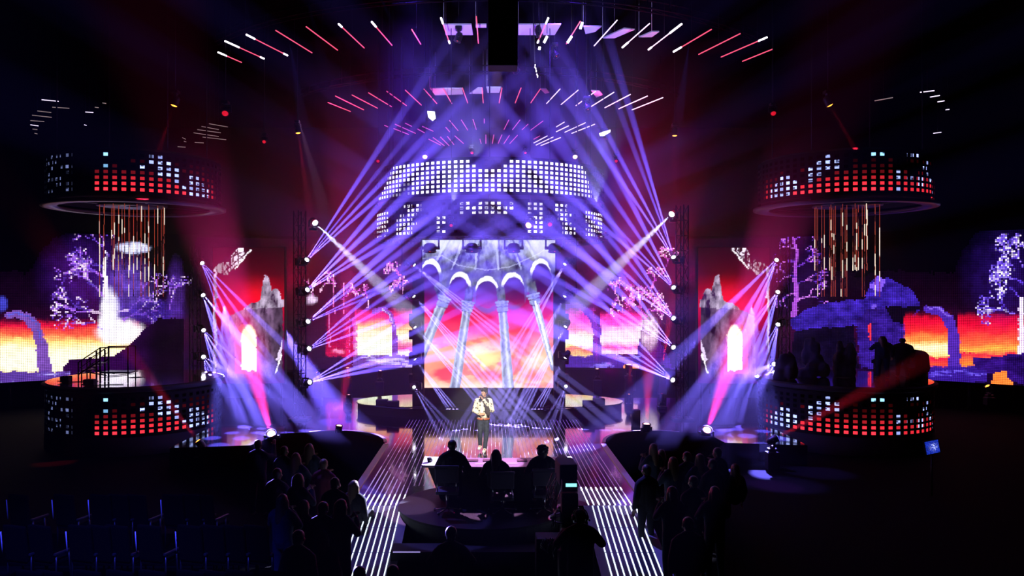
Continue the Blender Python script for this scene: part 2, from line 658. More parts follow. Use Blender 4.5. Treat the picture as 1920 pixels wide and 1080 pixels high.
class Canvas:
    """a picture addressed in its own coordinates, colours in linear light"""

    def __init__(self, x0, y0, x1, y1, res=1.0):
        self.x0, self.y0, self.res = x0, y0, res
        xs = np.arange(x0, x1, res) + res / 2
        ys = np.arange(y0, y1, res) + res / 2
        self.X, self.Y = np.meshgrid(xs, ys)
        self.C = np.zeros(self.X.shape + (3,))

    def put(self, mask, col):
        mask = np.clip(mask, 0, 1)[..., None]
        self.C = self.C * (1 - mask) + np.asarray(col) * mask

    def addc(self, mask, col):
        self.C = self.C + np.clip(mask, 0, 9)[..., None] * np.asarray(col)

    def vgrad(self, stops):
        ys = [s[0] for s in stops]
        cs = np.array([L8(*s[1]) for s in stops])
        return np.stack([np.interp(self.Y, ys, cs[:, k]) for k in range(3)], -1)

    def poly(self, pts, soft=1.0):
        X, Y = self.X, self.Y
        inside = np.zeros(X.shape, bool)
        n = len(pts)
        for i in range(n):
            x1, y1 = pts[i]
            x2, y2 = pts[(i + 1) % n]
            if y1 == y2:
                continue
            c = ((Y >= min(y1, y2)) & (Y < max(y1, y2)) & (X < (x2 - x1) * (Y - y1) / (y2 - y1) + x1))
            inside ^= c
        return inside.astype(float)

    def ell(self, cx, cy_, rx, ry, soft=0.1):
        d = np.sqrt(((self.X - cx) / rx) ** 2 + ((self.Y - cy_) / ry) ** 2)
        return 1 - sm(d, 1 - soft, 1 + soft)

    def seg(self, a, b, w0, w1=None):
        w1 = w0 if w1 is None else w1
        ax, ay = a
        bx, by = b
        m = max(w0, w1) + 2
        jx0 = int((min(ax, bx) - m - self.x0) / self.res)
        jx1 = int((max(ax, bx) + m - self.x0) / self.res) + 1
        jy0 = int((min(ay, by) - m - self.y0) / self.res)
        jy1 = int((max(ay, by) + m - self.y0) / self.res) + 1
        jx0, jy0 = max(jx0, 0), max(jy0, 0)
        out = np.zeros(self.X.shape)
        X, Y = self.X[jy0:jy1, jx0:jx1], self.Y[jy0:jy1, jx0:jx1]
        if X.size == 0:
            return out
        dx, dy = bx - ax, by - ay
        t = np.clip(((X - ax) * dx + (Y - ay) * dy) / (dx * dx + dy * dy + 1e-9), 0, 1)
        d = np.hypot(X - ax - t * dx, Y - ay - t * dy)
        ww = w0 + (w1 - w0) * t
        out[jy0:jy1, jx0:jx1] = 1 - sm(d, ww * 0.5 - 0.3, ww * 0.5 + 0.5)
        return out

    def stroke(self, a, b, w0, w1, col, al=1.0):
        """a tapered line drawn only where it lies"""
        m = max(w0, w1) + 2
        jx0 = max(int((min(a[0], b[0]) - m - self.x0) / self.res), 0)
        jx1 = int((max(a[0], b[0]) + m - self.x0) / self.res) + 1
        jy0 = max(int((min(a[1], b[1]) - m - self.y0) / self.res), 0)
        jy1 = int((max(a[1], b[1]) + m - self.y0) / self.res) + 1
        X, Y = self.X[jy0:jy1, jx0:jx1], self.Y[jy0:jy1, jx0:jx1]
        if X.size == 0:
            return
        dx, dy = b[0] - a[0], b[1] - a[1]
        t = np.clip(((X - a[0]) * dx + (Y - a[1]) * dy) / (dx * dx + dy * dy + 1e-9), 0, 1)
        d = np.hypot(X - a[0] - t * dx, Y - a[1] - t * dy)
        ww = w0 + (w1 - w0) * t
        k = (al * (1 - sm(d, ww * 0.5 - 0.3, ww * 0.5 + 0.5)))[..., None]
        sub = self.C[jy0:jy1, jx0:jx1]
        self.C[jy0:jy1, jx0:jx1] = sub * (1 - k) + np.asarray(col) * k

    def line(self, pts, w0, w1, col, al=1.0):
        n = len(pts) - 1
        for k in range(n):
            self.stroke(pts[k], pts[k + 1], w0 + (w1 - w0) * k / n, w0 + (w1 - w0) * (k + 1) / n, col, al)

    def tree(self, x, y, ang, ln, wd, depth, r, cols):
        x2, y2 = x + math.cos(ang) * ln, y - math.sin(ang) * ln
        self.stroke((x, y), (x2, y2), wd, wd * 0.7, cols[r.randrange(len(cols))], 0.45 + 0.55 * r.random())
        if depth <= 0:
            return
        for k in range(2 if r.random() < 0.45 else 3):
            self.tree(x2, y2, ang + r.uniform(-0.85, 0.85), ln * r.uniform(0.6, 0.88), max(0.8, wd * 0.66), depth - 1, r, cols)

    def weather(self, amp, s, seed):
        """roughen every outline the way stone and bark are rough"""
        dx = (fbm(self.X, self.Y, s, seed, 3) - 0.5) * 2 * amp
        dy = (fbm(self.X, self.Y, s, seed + 9, 3) - 0.5) * 2 * amp
        self.C = self.sample(self.X + dx, self.Y + dy)

    def sample(self, px, py):
        i = np.clip(((py - self.y0) / self.res).astype(int), 0, self.X.shape[0] - 1)
        j = np.clip(((px - self.x0) / self.res).astype(int), 0, self.X.shape[1] - 1)
        return self.C[i, j]


def paint_screen():
    """sunset behind a ruined rotunda: vault, arches and four leaning columns"""
    c = Canvas(790, 448, 1042, 730)
    X, Y = c.X, c.Y
    n1 = fbm(X, Y * 1.6, 46, 3)
    n2 = fbm(X + 40, Y * 2.2, 26, 9)
    Yw = Y + (n1 - 0.5) * 46
    c.C = c.vgrad([(448, (70, 30, 110)), (540, (90, 25, 120)), (575, (170, 10, 120)), (605, (215, 20, 90)), (640, (240, 80, 110)), (700, (250, 120, 120)), (729, (255, 175, 160))])
    c.C = c.vgrad([(448, (40, 15, 80)), (540, (66, 8, 92)), (566, (140, 4, 92)), (596, (205, 14, 80)), (626, (240, 66, 92)), (660, (250, 120, 105)), (690, (250, 130, 110)), (729, (255, 190, 165))]) * (0.85 + 0.3 * n2[..., None])
    warm = np.exp(-(((X - 900) / 46) ** 2 + ((Yw - 668) / 24) ** 2))
    c.put(warm * 0.95, L8(255, 236, 165))
    warm2 = np.exp(-(((X - 1010) / 30) ** 2 + ((Yw - 668) / 22) ** 2)) + np.exp(-(((X - 808) / 24) ** 2 + ((Yw - 655) / 22) ** 2)) * 0.7
    c.put(warm2 * 0.75, L8(255, 215, 180))
    cl = sm(n1 + 0.35 * n2, 0.70, 0.84) * sm(Y, 590, 620)
    c.put(cl * 0.6, L8(228, 40, 95))
    for (cx, cyy, rx, ry, a) in ((835, 702, 26, 17, .85), (918, 706, 34, 17, .8), (980, 650, 19, 22, .75), (1000, 702, 22, 12, .55), (820, 600, 24, 14, .5)):
        d = np.sqrt(((X - cx) / rx) ** 2 + ((Y - cyy) / ry) ** 2) + (n2 - 0.5) * 1.1
        c.put((1 - sm(d, 0.35, 1.25)) * a, L8(228, 40, 92))
    c.put(sm(Y, 712, 728) * 0.75 * sm(n2, 0.25, 0.6), L8(255, 205, 190))
    # vault with ribs above the arches
    st = fbm(X, Y, 15, 21, 5)
    st2 = fbm(X * 2.2, Y * 0.7, 9, 25, 4)
    base = 0.40 + 1.5 * (st - 0.5) + 0.9 * (st2 - 0.5)
    vg = np.clip(base, 0, 1)[..., None]
    stone = L8(38, 38, 100) * (1 - vg) + L8(176, 184, 228) * vg
    top = np.exp(-((Y - 446) / 30) ** 2)[..., None]
    stone = stone * (0.42 + 1.0 * top)
    arc_y = 523 - 20 * ((X - 915) / 100) ** 2 + 12 * sm(np.abs(X - 915), 80, 125)
    lower = 560 - 0 * X
    body = (Y < lower - 12) * 1.0
    side = 1 - sm(Y, 548, 562)
    c.put(body * side, stone)
    for xb, xt in ((893, 900), (933, 926), (851, 880), (974, 946), (815, 858), (1012, 966)):
        a, b = (xb + (xb - 915) * 0.05, 506), (xt + (xt - 915) * 0.3, 448)
        c.put(c.seg(a, b, 2.6, 6) * (0.15 + 0.75 * st2), L8(190, 198, 240))
        c.put(c.seg((a[0] + 4, a[1]), (b[0] + 5, b[1]), 3, 3) * 0.7, L8(40, 38, 90))
    c.put(np.exp(-((Y - arc_y + 6) / 7) ** 2) * 0.6, L8(62, 60, 135))
    c.line([(790, 486), (830, 480), (860, 498), (915, 507), (955, 501), (1010, 476), (1042, 452)], 1.5, 1.5, L8(190, 195, 240), 0.45)
    bright = c.ell(1020, 468, 32, 26, 0.5) + c.ell(840, 455, 34, 16, 0.6)
    c.put(bright * 0.45, L8(240, 244, 255))
    arches = [(806, 521, 18, 26, 0.95), (861, 545, 19, 26, 0.9), (913, 553, 20, 26, 0.9), (963, 546, 20, 26, 0.9), (1015, 522, 18, 28, 0.9)]
    for cx, cyy, rx, ry, a in arches:
        c.put(c.ell(cx, cyy - 2, rx + 6, ry + 11, 0.08) * 0.7, L8(70, 68, 140))
        c.put(c.ell(cx + (2.5 if cx < 900 else (-2.5 if cx > 930 else 0)), cyy - 5, rx + 1.5, ry + 4, 0.05) * a * sm(-Y, -(cyy - 4), -(cyy - 16)), L8(245, 246, 255))
    sky = c.vgrad([(490, (26, 14, 78)), (540, (50, 8, 84)), (560, (95, 5, 88)), (585, (175, 8, 88))])
    for cx, cyy, rx, ry, a in arches:
        c.put(c.ell(cx, cyy, rx, ry, 0.05), 0 * stone + sky)
        c.put((np.abs(X - cx) < rx * 0.98) * (Y > cyy) * (1 - sm(Y, 565, 580)), sky)
    # solid piers between the arches down to the capitals
    cols = [((822, 538), (832, 565), (776, 700), 18, 20), ((881, 545), (877, 574), (853, 730), 15, 20), ((938, 545), (941, 574), (953, 730), 15, 22), ((996, 530), (1001, 560), (1037, 690), 14, 11)]
    for (t0, cap, bot, w0, w1) in cols:
        c.put(c.seg(t0, cap, 15, 15), stone * 0.8)
        m = c.seg(cap, bot, w0, w1)
        dx, dy = bot[0] - cap[0], bot[1] - cap[1]
        t = np.clip((Y - cap[1]) / dy, 0, 1)
        u = (X - cap[0] - dx * t) / (w0 + (w1 - w0) * t) * 2
        sh = 0.30 + 0.5 * np.exp(-((u - 0.25) / 0.28) ** 2) + 0.35 * np.exp(-((u + 0.85) / 0.15) ** 2) + 0.5 * (st2 - 0.5)
        sh = np.clip(sh, 0, 1)[..., None]
        c.put(m, L8(35, 40, 105) * (1 - sh) + L8(205, 214, 245) * sh)
        for dyy, wd in ((-7, 22), (-2, 19), (4, 17), (8, 18)):
            ang = math.atan2(dy, dx)
            px_, py_ = cap[0] - math.cos(ang) * -dyy, cap[1] + dyy
            nx, ny = -math.sin(ang), math.cos(ang)
            c.put(c.seg((px_ - nx * wd / 2, py_ - ny * wd / 2), (px_ + nx * wd / 2, py_ + ny * wd / 2), 4.0), np.clip(stone * 1.6 + L8(110, 120, 190) * 0.45, 0, 1))
            c.put(c.seg((px_ - nx * wd / 2, py_ - ny * wd / 2 + 3.5), (px_ + nx * wd / 2, py_ + ny * wd / 2 + 3.5), 1.5) * .8, L8(18, 16, 60))
    c.line([(1003, 566), (1034, 682)], 3, 3, L8(235, 240, 255), 0.9)
    c.weather(1.3, 6, 311)
    return c


def steps_band(c, x0, x1, y0, y1, tone, seed, dens=0.6):
    n = fbm(c.X, c.Y * 9, 60, seed, 3)
    m = (c.X > x0) * (c.X < x1) * sm(c.Y, y0 - 3, y0) * (1 - sm(c.Y, y1 - 1, y1 + 1))
    c.put(m, tone * np.array([0.22, 0.10, 0.28]))
    c.put(m * sm(n, dens, dens + 0.16), tone * 1.0)


def paint_wall():
    """wide panorama: glowing sunset behind broken arches and bare trees"""
    c = Canvas(-10, 420, 1930, 740, 1.0)
    X, Y = c.X, c.Y
    n1 = fbm(X, Y * 2, 60, 41)
    n2 = fbm(X, Y, 14, 45)
    night = c.vgrad([(430, (0, 0, 0)), (500, (3, 0, 5)), (570, (16, 2, 20)), (620, (40, 4, 36)), (700, (18, 3, 40)), (738, (2, 0, 6))])
    c.C = night * (0.6 + 0.8 * n1[..., None])

    def sky(x0, x1, y0, y1, stops, seed):
        nn = fbm(X, Y * 3, 34, seed)
        m = sm(X, x0 - 2, x0 + 2) * (1 - sm(X, x1 - 2, x1 + 2)) * sm(Y, y0 - 8, y0 + 6) * (1 - sm(Y, y1 - 1, y1 + 1))
        g = np.stack([np.interp(Y + (nn - 0.5) * 15, [s[0] for s in stops], np.array([L8(*s[1]) for s in stops])[:, k]) for k in range(3)], -1)
        c.put(m, g)

    W = (255, 247, 205)
    # far left
    sky(-10, 262, 602, 697, [(596, (60, 6, 36)), (612, (190, 14, 50)), (626, (240, 80, 55)), (640, (252, 190, 110)), (654, (255, 240, 175)), (684, W), (698, (250, 225, 150))], 51)
    c.put(c.ell(226, 622, 40, 22, 0.35) * 1.0, L8(250, 240, 255))
    c.put(c.ell(205, 610, 18, 30, 0.4), L8(240, 232, 255))
    c.line([(14, 592), (34, 588), (52, 596), (66, 612), (76, 640), (84, 692)], 12, 24, L8(96, 60, 140))
    c.line([(14, 590), (34, 586), (52, 593), (68, 608), (78, 640)], 3, 3, L8(70, 70, 170), .8)
    c.put(c.ell(2, 570, 12, 14, 0.3) * 0.8, L8(55, 55, 170))
    r = random.Random(4)
    W3 = [L8(235, 205, 245), L8(150, 90, 215), L8(105, 60, 190), L8(70, 40, 150)]
    c.put(c.ell(165, 520, 70, 62, 0.6) * 0.45 * (0.4 + n2), L8(60, 18, 120))
    for x, y, a, l, wd, dp in ((198, 560, 2.3, 29, 5, 5), (200, 520, 2.7, 27, 5, 5), (198, 590, 2.9, 30, 5, 5), (205, 480, 2.2, 22, 4, 5), (198, 500, 3.0, 24, 4, 4), (232, 600, 0.5, 24, 4, 4), (212, 588, 0.25, 30, 4, 4), (290, 570, 1.2, 20, 3, 4), (320, 580, 1.5, 22, 3, 4), (200, 620, 2.6, 26, 3, 4)):
        c.tree(x, y, a, l, wd, dp, r, W3)
    c.line([(199, 470), (197, 510), (200, 560), (198, 625)], 2.5, 13, L8(236, 225, 255))
    c.put(c.ell(206, 575, 14, 30, 0.45) * (0.5 + n2), L8(245, 240, 255))
    c.put(c.ell(238, 545, 40, 50, 0.6) * 0.5 * (n2 * 1.4), L8(120, 80, 220))
    c.put(c.ell(250, 465, 28, 10, 0.3) * 0.9, L8(200, 205, 255))
    c.put(c.ell(285, 585, 52, 20, 0.5) * (0.2 + 0.9 * n2), L8(50, 26, 130))
    c.put(c.ell(330, 560, 14, 60, 0.5) * (0.2 + 0.9 * n2) * .6, L8(80, 40, 150))
    c.put(c.poly([(118, 690), (132, 676), (170, 672), (215, 668), (250, 640), (268, 618), (300, 596), (345, 600), (345, 704), (118, 704)]), L8(40, 5, 60) * (0.2 + n1[..., None]) * (1 - 0.85 * sm(X, 240, 300)[..., None]))
    steps_band(c, -10, 132, 698, 722, L8(150, 140, 225), 61, 0.60)
    c.put(c.poly([(190, 702), (210, 698), (262, 698), (300, 712), (250, 725), (188, 725)]), L8(215, 200, 245))  # drum deck's reflection painted into the wall picture as a pale patch
    # gap and middle left
    sky(612, 668, 560, 668, [(560, (40, 0, 44)), (600, (110, 0, 56)), (640, (150, 0, 50)), (700, (175, 8, 60))], 53)
    sky(664, 742, 584, 666, [(580, (200, 20, 100)), (600, (232, 50, 130)), (612, (250, 170, 120)), (630, W), (650, (240, 255, 225)), (668, (255, 235, 205))], 54)
    sky(738, 806, 584, 668, [(580, (190, 20, 100)), (602, (240, 60, 120)), (618, (250, 200, 150)), (632, W), (644, (235, 140, 170)), (656, (210, 50, 140)), (662, (250, 220, 235))], 55)
    c.line([(664, 600), (665, 640), (666, 668)], 7, 7, L8(190, 50, 170), .8)
    c.line([(700, 583), (718, 578), (732, 590), (740, 620), (741, 668)], 8, 9, L8(120, 60, 170))
    c.line([(715, 580), (730, 590), (738, 612)], 2, 2, L8(190, 170, 235), .8)
    r = random.Random(8)
    W4 = [L8(250, 200, 235), L8(205, 90, 200), L8(150, 50, 170)]
    for x, y, a, l, wd, dp in ((600, 545, 0.9, 13, 3, 5), (585, 560, 1.6, 12, 4, 4), (640, 560, 0.7, 12, 3, 5), (690, 575, 1.6, 13, 3, 4), (760, 520, 2.6, 14, 3, 5), (765, 560, 2.2, 14, 3, 5)):
        c.tree(x, y, a, l, wd, dp, r, W4)
    for x, y0, y1 in ((626, 520, 590), (645, 540, 600), (655, 600, 660), (618, 590, 650)):
        c.line([(x, y0), (x + 1, y1)], 1.5, 1.5, L8(230, 120, 200), .6)
    c.put(c.ell(584, 562, 9, 8, 0.5) * (0.3 + n2), L8(240, 210, 255))
    c.put(c.ell(634, 659, 10, 3.5, 0.6), L8(240, 120, 170))
    steps_band(c, 660, 800, 668, 690, L8(190, 170, 250), 62, 0.58)
    # middle right
    sky(1040, 1114, 582, 670, [(580, (150, 40, 170)), (600, (230, 70, 190)), (622, (248, 150, 170)), (638, (235, 250, 225)), (650, (250, 230, 150)), (656, (235, 110, 110)), (670, (250, 200, 130))], 56)
    sky(1126, 1204, 588, 664, [(586, (215, 10, 90)), (606, (245, 70, 190)), (622, (245, 200, 235)), (640, (248, 215, 235)), (650, (225, 60, 160)), (664, (245, 190, 230))], 57)
    c.line([(1052, 577), (1082, 572), (1106, 588), (1119, 620), (1120, 670)], 8, 15, L8(84, 40, 160))
    c.put(c.poly([(1204, 610), (1224, 606), (1240, 640), (1262, 690), (1190, 690), (1196, 650)]), L8(60, 20, 110))
    c.put(c.ell(1216, 622, 13, 26, 0.7) * (n2 ** 2 * 2.2), L8(250, 225, 250))
    r = random.Random(12)
    for x, y, a, l, wd, dp in ((1206, 590, 1.9, 15, 4, 6), (1208, 600, 1.2, 15, 4, 6), (1180, 590, 2.6, 12, 3, 5), (1222, 540, 1.2, 13, 3, 5), (1250, 500, 1.4, 12, 3, 5), (1160, 560, 2.2, 12, 2, 5)):
        c.tree(x, y, a, l, wd, dp, r, W4)
    steps_band(c, 1046, 1200, 669, 690, L8(130, 110, 240), 63, 0.60)
    c.put(c.poly([(1170, 684), (1196, 684), (1199, 692), (1167, 692)]), L8(255, 140, 90))
    # far right
    r = random.Random(15)
    W5 = [L8(190, 110, 225), L8(110, 50, 190), L8(70, 30, 150)]
    c.put(c.ell(1500, 520, 40, 80, 0.7) * 0.35 * (0.2 + n2), L8(50, 10, 90))
    c.line([(1484, 438), (1494, 470), (1491, 520), (1494, 560), (1488, 590)], 4, 12, L8(150, 70, 190), .9)
    for x, y, a, l, wd, dp in ((1494, 470, 2.6, 14, 3, 3), (1490, 490, 3.0, 16, 4, 3), (1494, 520, 2.9, 14, 3, 4), (1496, 530, 0.4, 17, 4, 4), (1494, 500, 0.5, 15, 3, 4), (1492, 550, 3.3, 16, 3, 4), (1498, 560, 0.3, 17, 3, 4), (1490, 450, 0.6, 14, 2, 4)):
        c.tree(x, y, a, l, wd, dp, r, W5)
    rock = np.clip(0.15 + 1.3 * fbm(X * 1.3, Y * 2.4, 22, 91, 5) ** 1.6, 0, 1.3)[..., None]
    c.put(c.poly([(1480, 602), (1510, 580), (1560, 566), (1620, 560), (1636, 524), (1664, 520), (1712, 546), (1726, 575), (1712, 598), (1600, 612), (1490, 620)]), L8(56, 32, 165) * rock)
    c.put(c.poly([(1490, 620), (1600, 610), (1610, 690), (1480, 690)]), L8(14, 6, 40) * rock)
    c.put(c.poly([(1630, 540), (1645, 515), (1662, 524), (1650, 548)]), L8(105, 70, 215))
    c.line([(1638, 575), (1638, 650)], 10, 12, L8(100, 70, 200), (0.8))
    c.put(c.poly([(1606, 600), (1625, 580), (1680, 575), (1700, 600), (1694, 690), (1612, 690)]), L8(50, 24, 135) * rock)
    c.put(c.poly([(1660, 575), (1724, 575), (1700, 605), (1676, 605)]), L8(8, 3, 20))
    c.put(c.poly([(1628, 610), (1634, 604), (1634, 640), (1628, 642)]), L8(225, 40, 60))
    sky(1696, 1782, 590, 690, [(586, (90, 6, 30)), (606, (215, 10, 45)), (622, (240, 40, 40)), (640, (250, 130, 60)), (652, (255, 230, 165)), (664, (250, 190, 110)), (668, (225, 20, 60)), (684, (240, 70, 40))], 58)
    sky(1796, 1925, 590, 690, [(586, (90, 6, 30)), (606, (205, 8, 45)), (622, (235, 30, 45)), (644, (250, 90, 50)), (656, (252, 150, 60)), (664, (225, 20, 60)), (684, (245, 110, 40))], 59)
    c.line([(1738, 580), (1760, 582), (1778, 598), (1788, 630), (1790, 690)], 13, 22, L8(62, 30, 140))
    c.line([(1738, 577), (1762, 578), (1782, 594)], 3, 3, L8(110, 80, 200), .8)
    c.put(c.ell(1885, 520, 62, 75, 0.6) * 0.45 * (0.2 + n2), L8(40, 16, 110))
    r = random.Random(23)
    W6 = [L8(235, 220, 255), L8(120, 90, 230), L8(80, 50, 190), L8(60, 36, 150)]
    for x, y, a, l, wd, dp in ((1915, 560, 2.3, 20, 4, 6), (1915, 530, 2.7, 18, 4, 6), (1912, 590, 2.9, 21, 4, 6), (1918, 500, 2.0, 16, 3, 6), (1900, 480, 1.9, 14, 3, 5)):
        c.tree(x, y, a, l, wd, dp, r, W6)
    c.line([(1914, 560), (1917, 660)], 9, 14, L8(220, 200, 245), .9)
    steps_band(c, 1728, 1850, 688, 716, L8(92, 70, 210), 64, 0.60)
    c.put(c.poly([(1822, 672), (1870, 668), (1925, 660), (1925, 724), (1860, 700), (1830, 692)]), L8(44, 14, 110) * rock)
    c.put(c.poly([(1862, 700), (1884, 694), (1902, 721), (1856, 721)]), L8(248, 110, 45))
    # darkness between the picture's own motifs
    c.weather(3.2, 9, 301)
    c.C = c.C * np.clip(0.72 + 0.56 * fbm(X, Y * 1.5, 8, 305, 4), 0, 1.3)[..., None]
    dark = sm(X, 340, 400) * (1 - sm(X, 560, 585)) + sm(X, 1265, 1290) * (1 - sm(X, 1440, 1470))
    c.put(dark * 0.9, L8(14, 0, 14))
    return c


def paint_tower(mir):
    """castle tower with a glowing arched window before a red sky; own picture coordinates 0..136 x 0..250"""
    c = Canvas(0, 0, 136, 260, 1.0)
    X, Y = c.X, c.Y
    n2 = fbm(X, Y * 0.6, 10, 71 + mir, 5)
    n3 = fbm(X * 3, Y * 0.5, 9, 75 + mir, 4)
    c.C = c.vgrad([(0, (38, 0, 16)), (50, (74, 0, 20)), (85, (150, 0, 24)), (110, (190, 0, 34)), (160, (110, 0, 60)), (240, (40, 0, 50))]) * 1.0
    glow = np.exp(-(((X - 84) / 26) ** 2 + ((Y - 92) / 26) ** 2))
    c.addc(glow * 0.6, L8(230, 10, 30))
    g = np.clip(0.5 + 1.7 * (n2 - 0.5) + 0.9 * (n3 - 0.5), 0, 1)[..., None]
    stone = L8(52, 16, 56) * (1 - g) + L8(205, 185, 215) * g
    c.put(c.poly([(92, 102), (96, 72), (101, 50), (108, 56), (112, 82), (120, 76), (126, 80), (132, 104)]), stone * 1.1)
    c.put(c.poly([(58, 118), (72, 106), (92, 100), (134, 98), (134, 112), (110, 120)]), stone * 1.0)
    c.put(c.poly([(34, 128), (60, 116), (132, 112), (131, 252), (30, 252)]), stone * (0.5 - 0.35 * sm(X, 96, 128)[..., None]) * np.array([1.1, 0.75, 1.1]))
    # ragged left edge of the ruin and iron lattice at the top
    ex = 4 + (fbm(X * 0, Y, 9, 81) - 0.5) * 7
    c.put((np.abs(X - ex - 1) < 3) * (Y > 40), stone * 1.15)
    c.put(c.poly([(2, 40), (14, 30), (30, 26), (50, 2), (78, 2), (56, 26), (40, 42), (30, 52), (10, 46)]) * sm(n3, 0.40, 0.52), L8(240, 230, 250) * (0.35 + 0.75 * sm(X, 20, 60)[..., None]))
    for a, b in (((20, 50), (74, 4)), ((10, 30), (66, 6)), ((34, 12), (38, 46)), ((50, 6), (52, 34)), ((26, 18), (46, 44)), ((44, 8), (62, 22))):
        c.put(c.seg(a, b, 2.2), L8(56, 10, 36))
    c.put(c.seg((46, 40), (63, 20), 2.5), L8(255, 250, 255))
    c.put(c.seg((66, 15), (74, 5), 2.5), L8(255, 250, 255))
    # glowing window
    w1 = np.maximum(c.ell(65, 172, 20, 28, 0.05), (np.abs(X - 65) < 20) * (Y > 172) * (Y < 236))
    w2 = np.maximum(c.ell(71, 170, 14, 24, 0.12), (np.abs(X - 71) < 14) * (Y > 170) * (Y < 230))
    c.put(c.ell(65, 200, 34, 60, 0.5) * 0.4, L8(230, 60, 120))
    c.put(w1 * .8, L8(235, 90, 90))
    c.put(w2, np.clip(L8(255, 236, 200) * (0.75 + 0.5 * n2[..., None]), 0, 1) * np.array([1.25, 1.1, 1.0]))
    c.put(c.poly([(120, 212), (131, 172), (131, 190), (124, 214)]), L8(225, 205, 240))
    c.put(c.seg((119, 236), (130, 200), 2.4), L8(255, 250, 255))
    c.put(sm(Y, 232, 252), L8(60, 2, 60))
    c.weather(1.6, 6, 321)
    if mir:
        c.C = c.C[:, ::-1]
    return c


def colour_mesh(name, verts, faces, cols, mat, domain='CORNER', parent=None, back=None):
    me = bpy.data.meshes.new(name)
    verts = np.asarray(verts, np.float32).reshape(-1, 3)
    faces = np.asarray(faces, np.int32).reshape(-1, 4)
    me.vertices.add(len(verts))
    me.vertices.foreach_set('co', verts.ravel())
    me.loops.add(faces.size)
    me.loops.foreach_set('vertex_index', faces.ravel())
    me.polygons.add(len(faces))
    me.polygons.foreach_set('loop_start', np.arange(0, faces.size, 4, dtype=np.int32))
    me.update(calc_edges=True)
    at = me.color_attributes.new('col', 'FLOAT_COLOR', domain)
    cols = np.asarray(cols, np.float32).reshape(-1, 3)
    if domain == 'CORNER':
        cols = np.repeat(cols, 4, axis=0)
    rgba = np.ones((len(cols), 4), np.float32)
    rgba[:, :3] = cols
    at.data.foreach_set('color', rgba.ravel())
    me.materials.append(mat)
    o = bpy.data.objects.new(name, me)
    COL.objects.link(o)
    if parent is not None:
        child(o, parent)
    return o


ATT = 1.45
led_screen = led_mat('screen_diodes', 1.15 * ATT)
led_wallm = led_mat('wall_diodes', 1.75 * ATT)
led_tower = led_mat('tower_diodes', 0.95 * ATT)
led_drum = led_mat('drum_diodes', 1.6 * ATT)

# ---- big centre screen
YS = 29.5
scr = empty('video_screen', (0, YS, 0.36))
tag(scr, 'big central video screen showing columns and arches before a pink sunset', 'screen')
A, B = P(792, 450, YS), P(1041, 727, YS)
cs = paint_screen()
nx, nz = 249, 277
xs = np.linspace(A.x, B.x, nx + 1)
zs = np.linspace(B.z, A.z, nz + 1)
XX, ZZ = np.meshgrid(xs, zs)
V = np.stack([XX, np.full_like(XX, YS), ZZ], -1)
px = CX + XX * F / YS
py = CY + (EYE - ZZ) * F / YS
idx = np.arange((nx + 1) * (nz + 1)).reshape(nz + 1, nx + 1)
fc = np.stack([idx[:-1, :-1], idx[:-1, 1:], idx[1:, 1:], idx[1:, :-1]], -1)
colour_mesh('picture', V, fc, cs.sample(px, py), led_screen, 'POINT', scr)
cxs = (A.x + B.x) / 2
mb = MB().box((cxs, YS + 0.13, (A.z + B.z) / 2), (B.x - A.x + 0.1, 0.24, A.z - B.z + 0.1))
child(mb.build('housing', black), scr)
child(MB().box((cxs, YS + 0.3, 0.36 + (B.z - 0.36) / 2 - 0.03), (B.x - A.x + 0.2, 0.5, B.z - 0.42)).build('plinth', black), scr)

# ---- curved panorama wall behind
RW, WCY = 35.0, 6.0
pan = empty('panorama_wall', (0, 41.3, 0))
tag(pan, 'long curved wall of display panels showing sunset, ruins and bare trees', 'display wall')
cw = paint_wall()
pitch = 0.072
a_half = math.asin(26.0 / RW)
ncol = int(2 * a_half * RW / pitch)
ang = np.linspace(-a_half, a_half, ncol)
z0w, z1w = 0.55, 7.05
nrow = int((z1w - z0w) / pitch)
zc = z0w + (np.arange(nrow) + 0.5) * pitch
AN, ZC = np.meshgrid(ang, zc)
WX, WY = RW * np.sin(AN), WCY + RW * np.cos(AN)
hx = pitch * 0.42
tx, ty = np.cos(AN) * hx, -np.sin(AN) * hx
q = np.stack([np.stack([WX - tx, WY - ty, ZC - hx], -1), np.stack([WX + tx, WY + ty, ZC - hx], -1),
              np.stack([WX + tx, WY + ty, ZC + hx], -1), np.stack([WX - tx, WY - ty, ZC + hx], -1)], 2)
pxw = CX + WX * F / WY
pyw = CY + (EYE - ZC) * F / WY
cc = cw.sample(pxw, pyw) * ((pxw > -8) & (pxw < 1928))[..., None]
nq = nrow * ncol
keep = (cc.sum(-1).ravel() > 0.004)
qq = q.reshape(-1, 4, 3)[keep]
colour_mesh('diode_field', qq, np.arange(len(qq) * 4).reshape(-1, 4), cc.reshape(-1, 3)[keep], led_wallm, 'CORNER', pan)
mb = MB()
mb.lathe((0, WCY, 0), [(RW + 0.06, z0w - 0.1), (RW + 0.06, z1w + 0.1), (RW + 0.3, z1w + 0.1), (RW + 0.3, z0w - 0.1), (RW + 0.06, z0w - 0.1)], 96, a0=PI / 2 - a_half - 0.01, a1=PI / 2 + a_half + 0.01)
child(mb.build('backing', hall), pan)
mb = MB()
for k in range(17):
    a = -a_half + 2 * a_half * k / 16
    mb.tube(((RW + 0.2) * math.sin(a), WCY + (RW + 0.2) * math.cos(a), GZ), ((RW + 0.2) * math.sin(a), WCY + (RW + 0.2) * math.cos(a), z0w), 0.06)
build_each(mb, 'support_post', metal, pan)

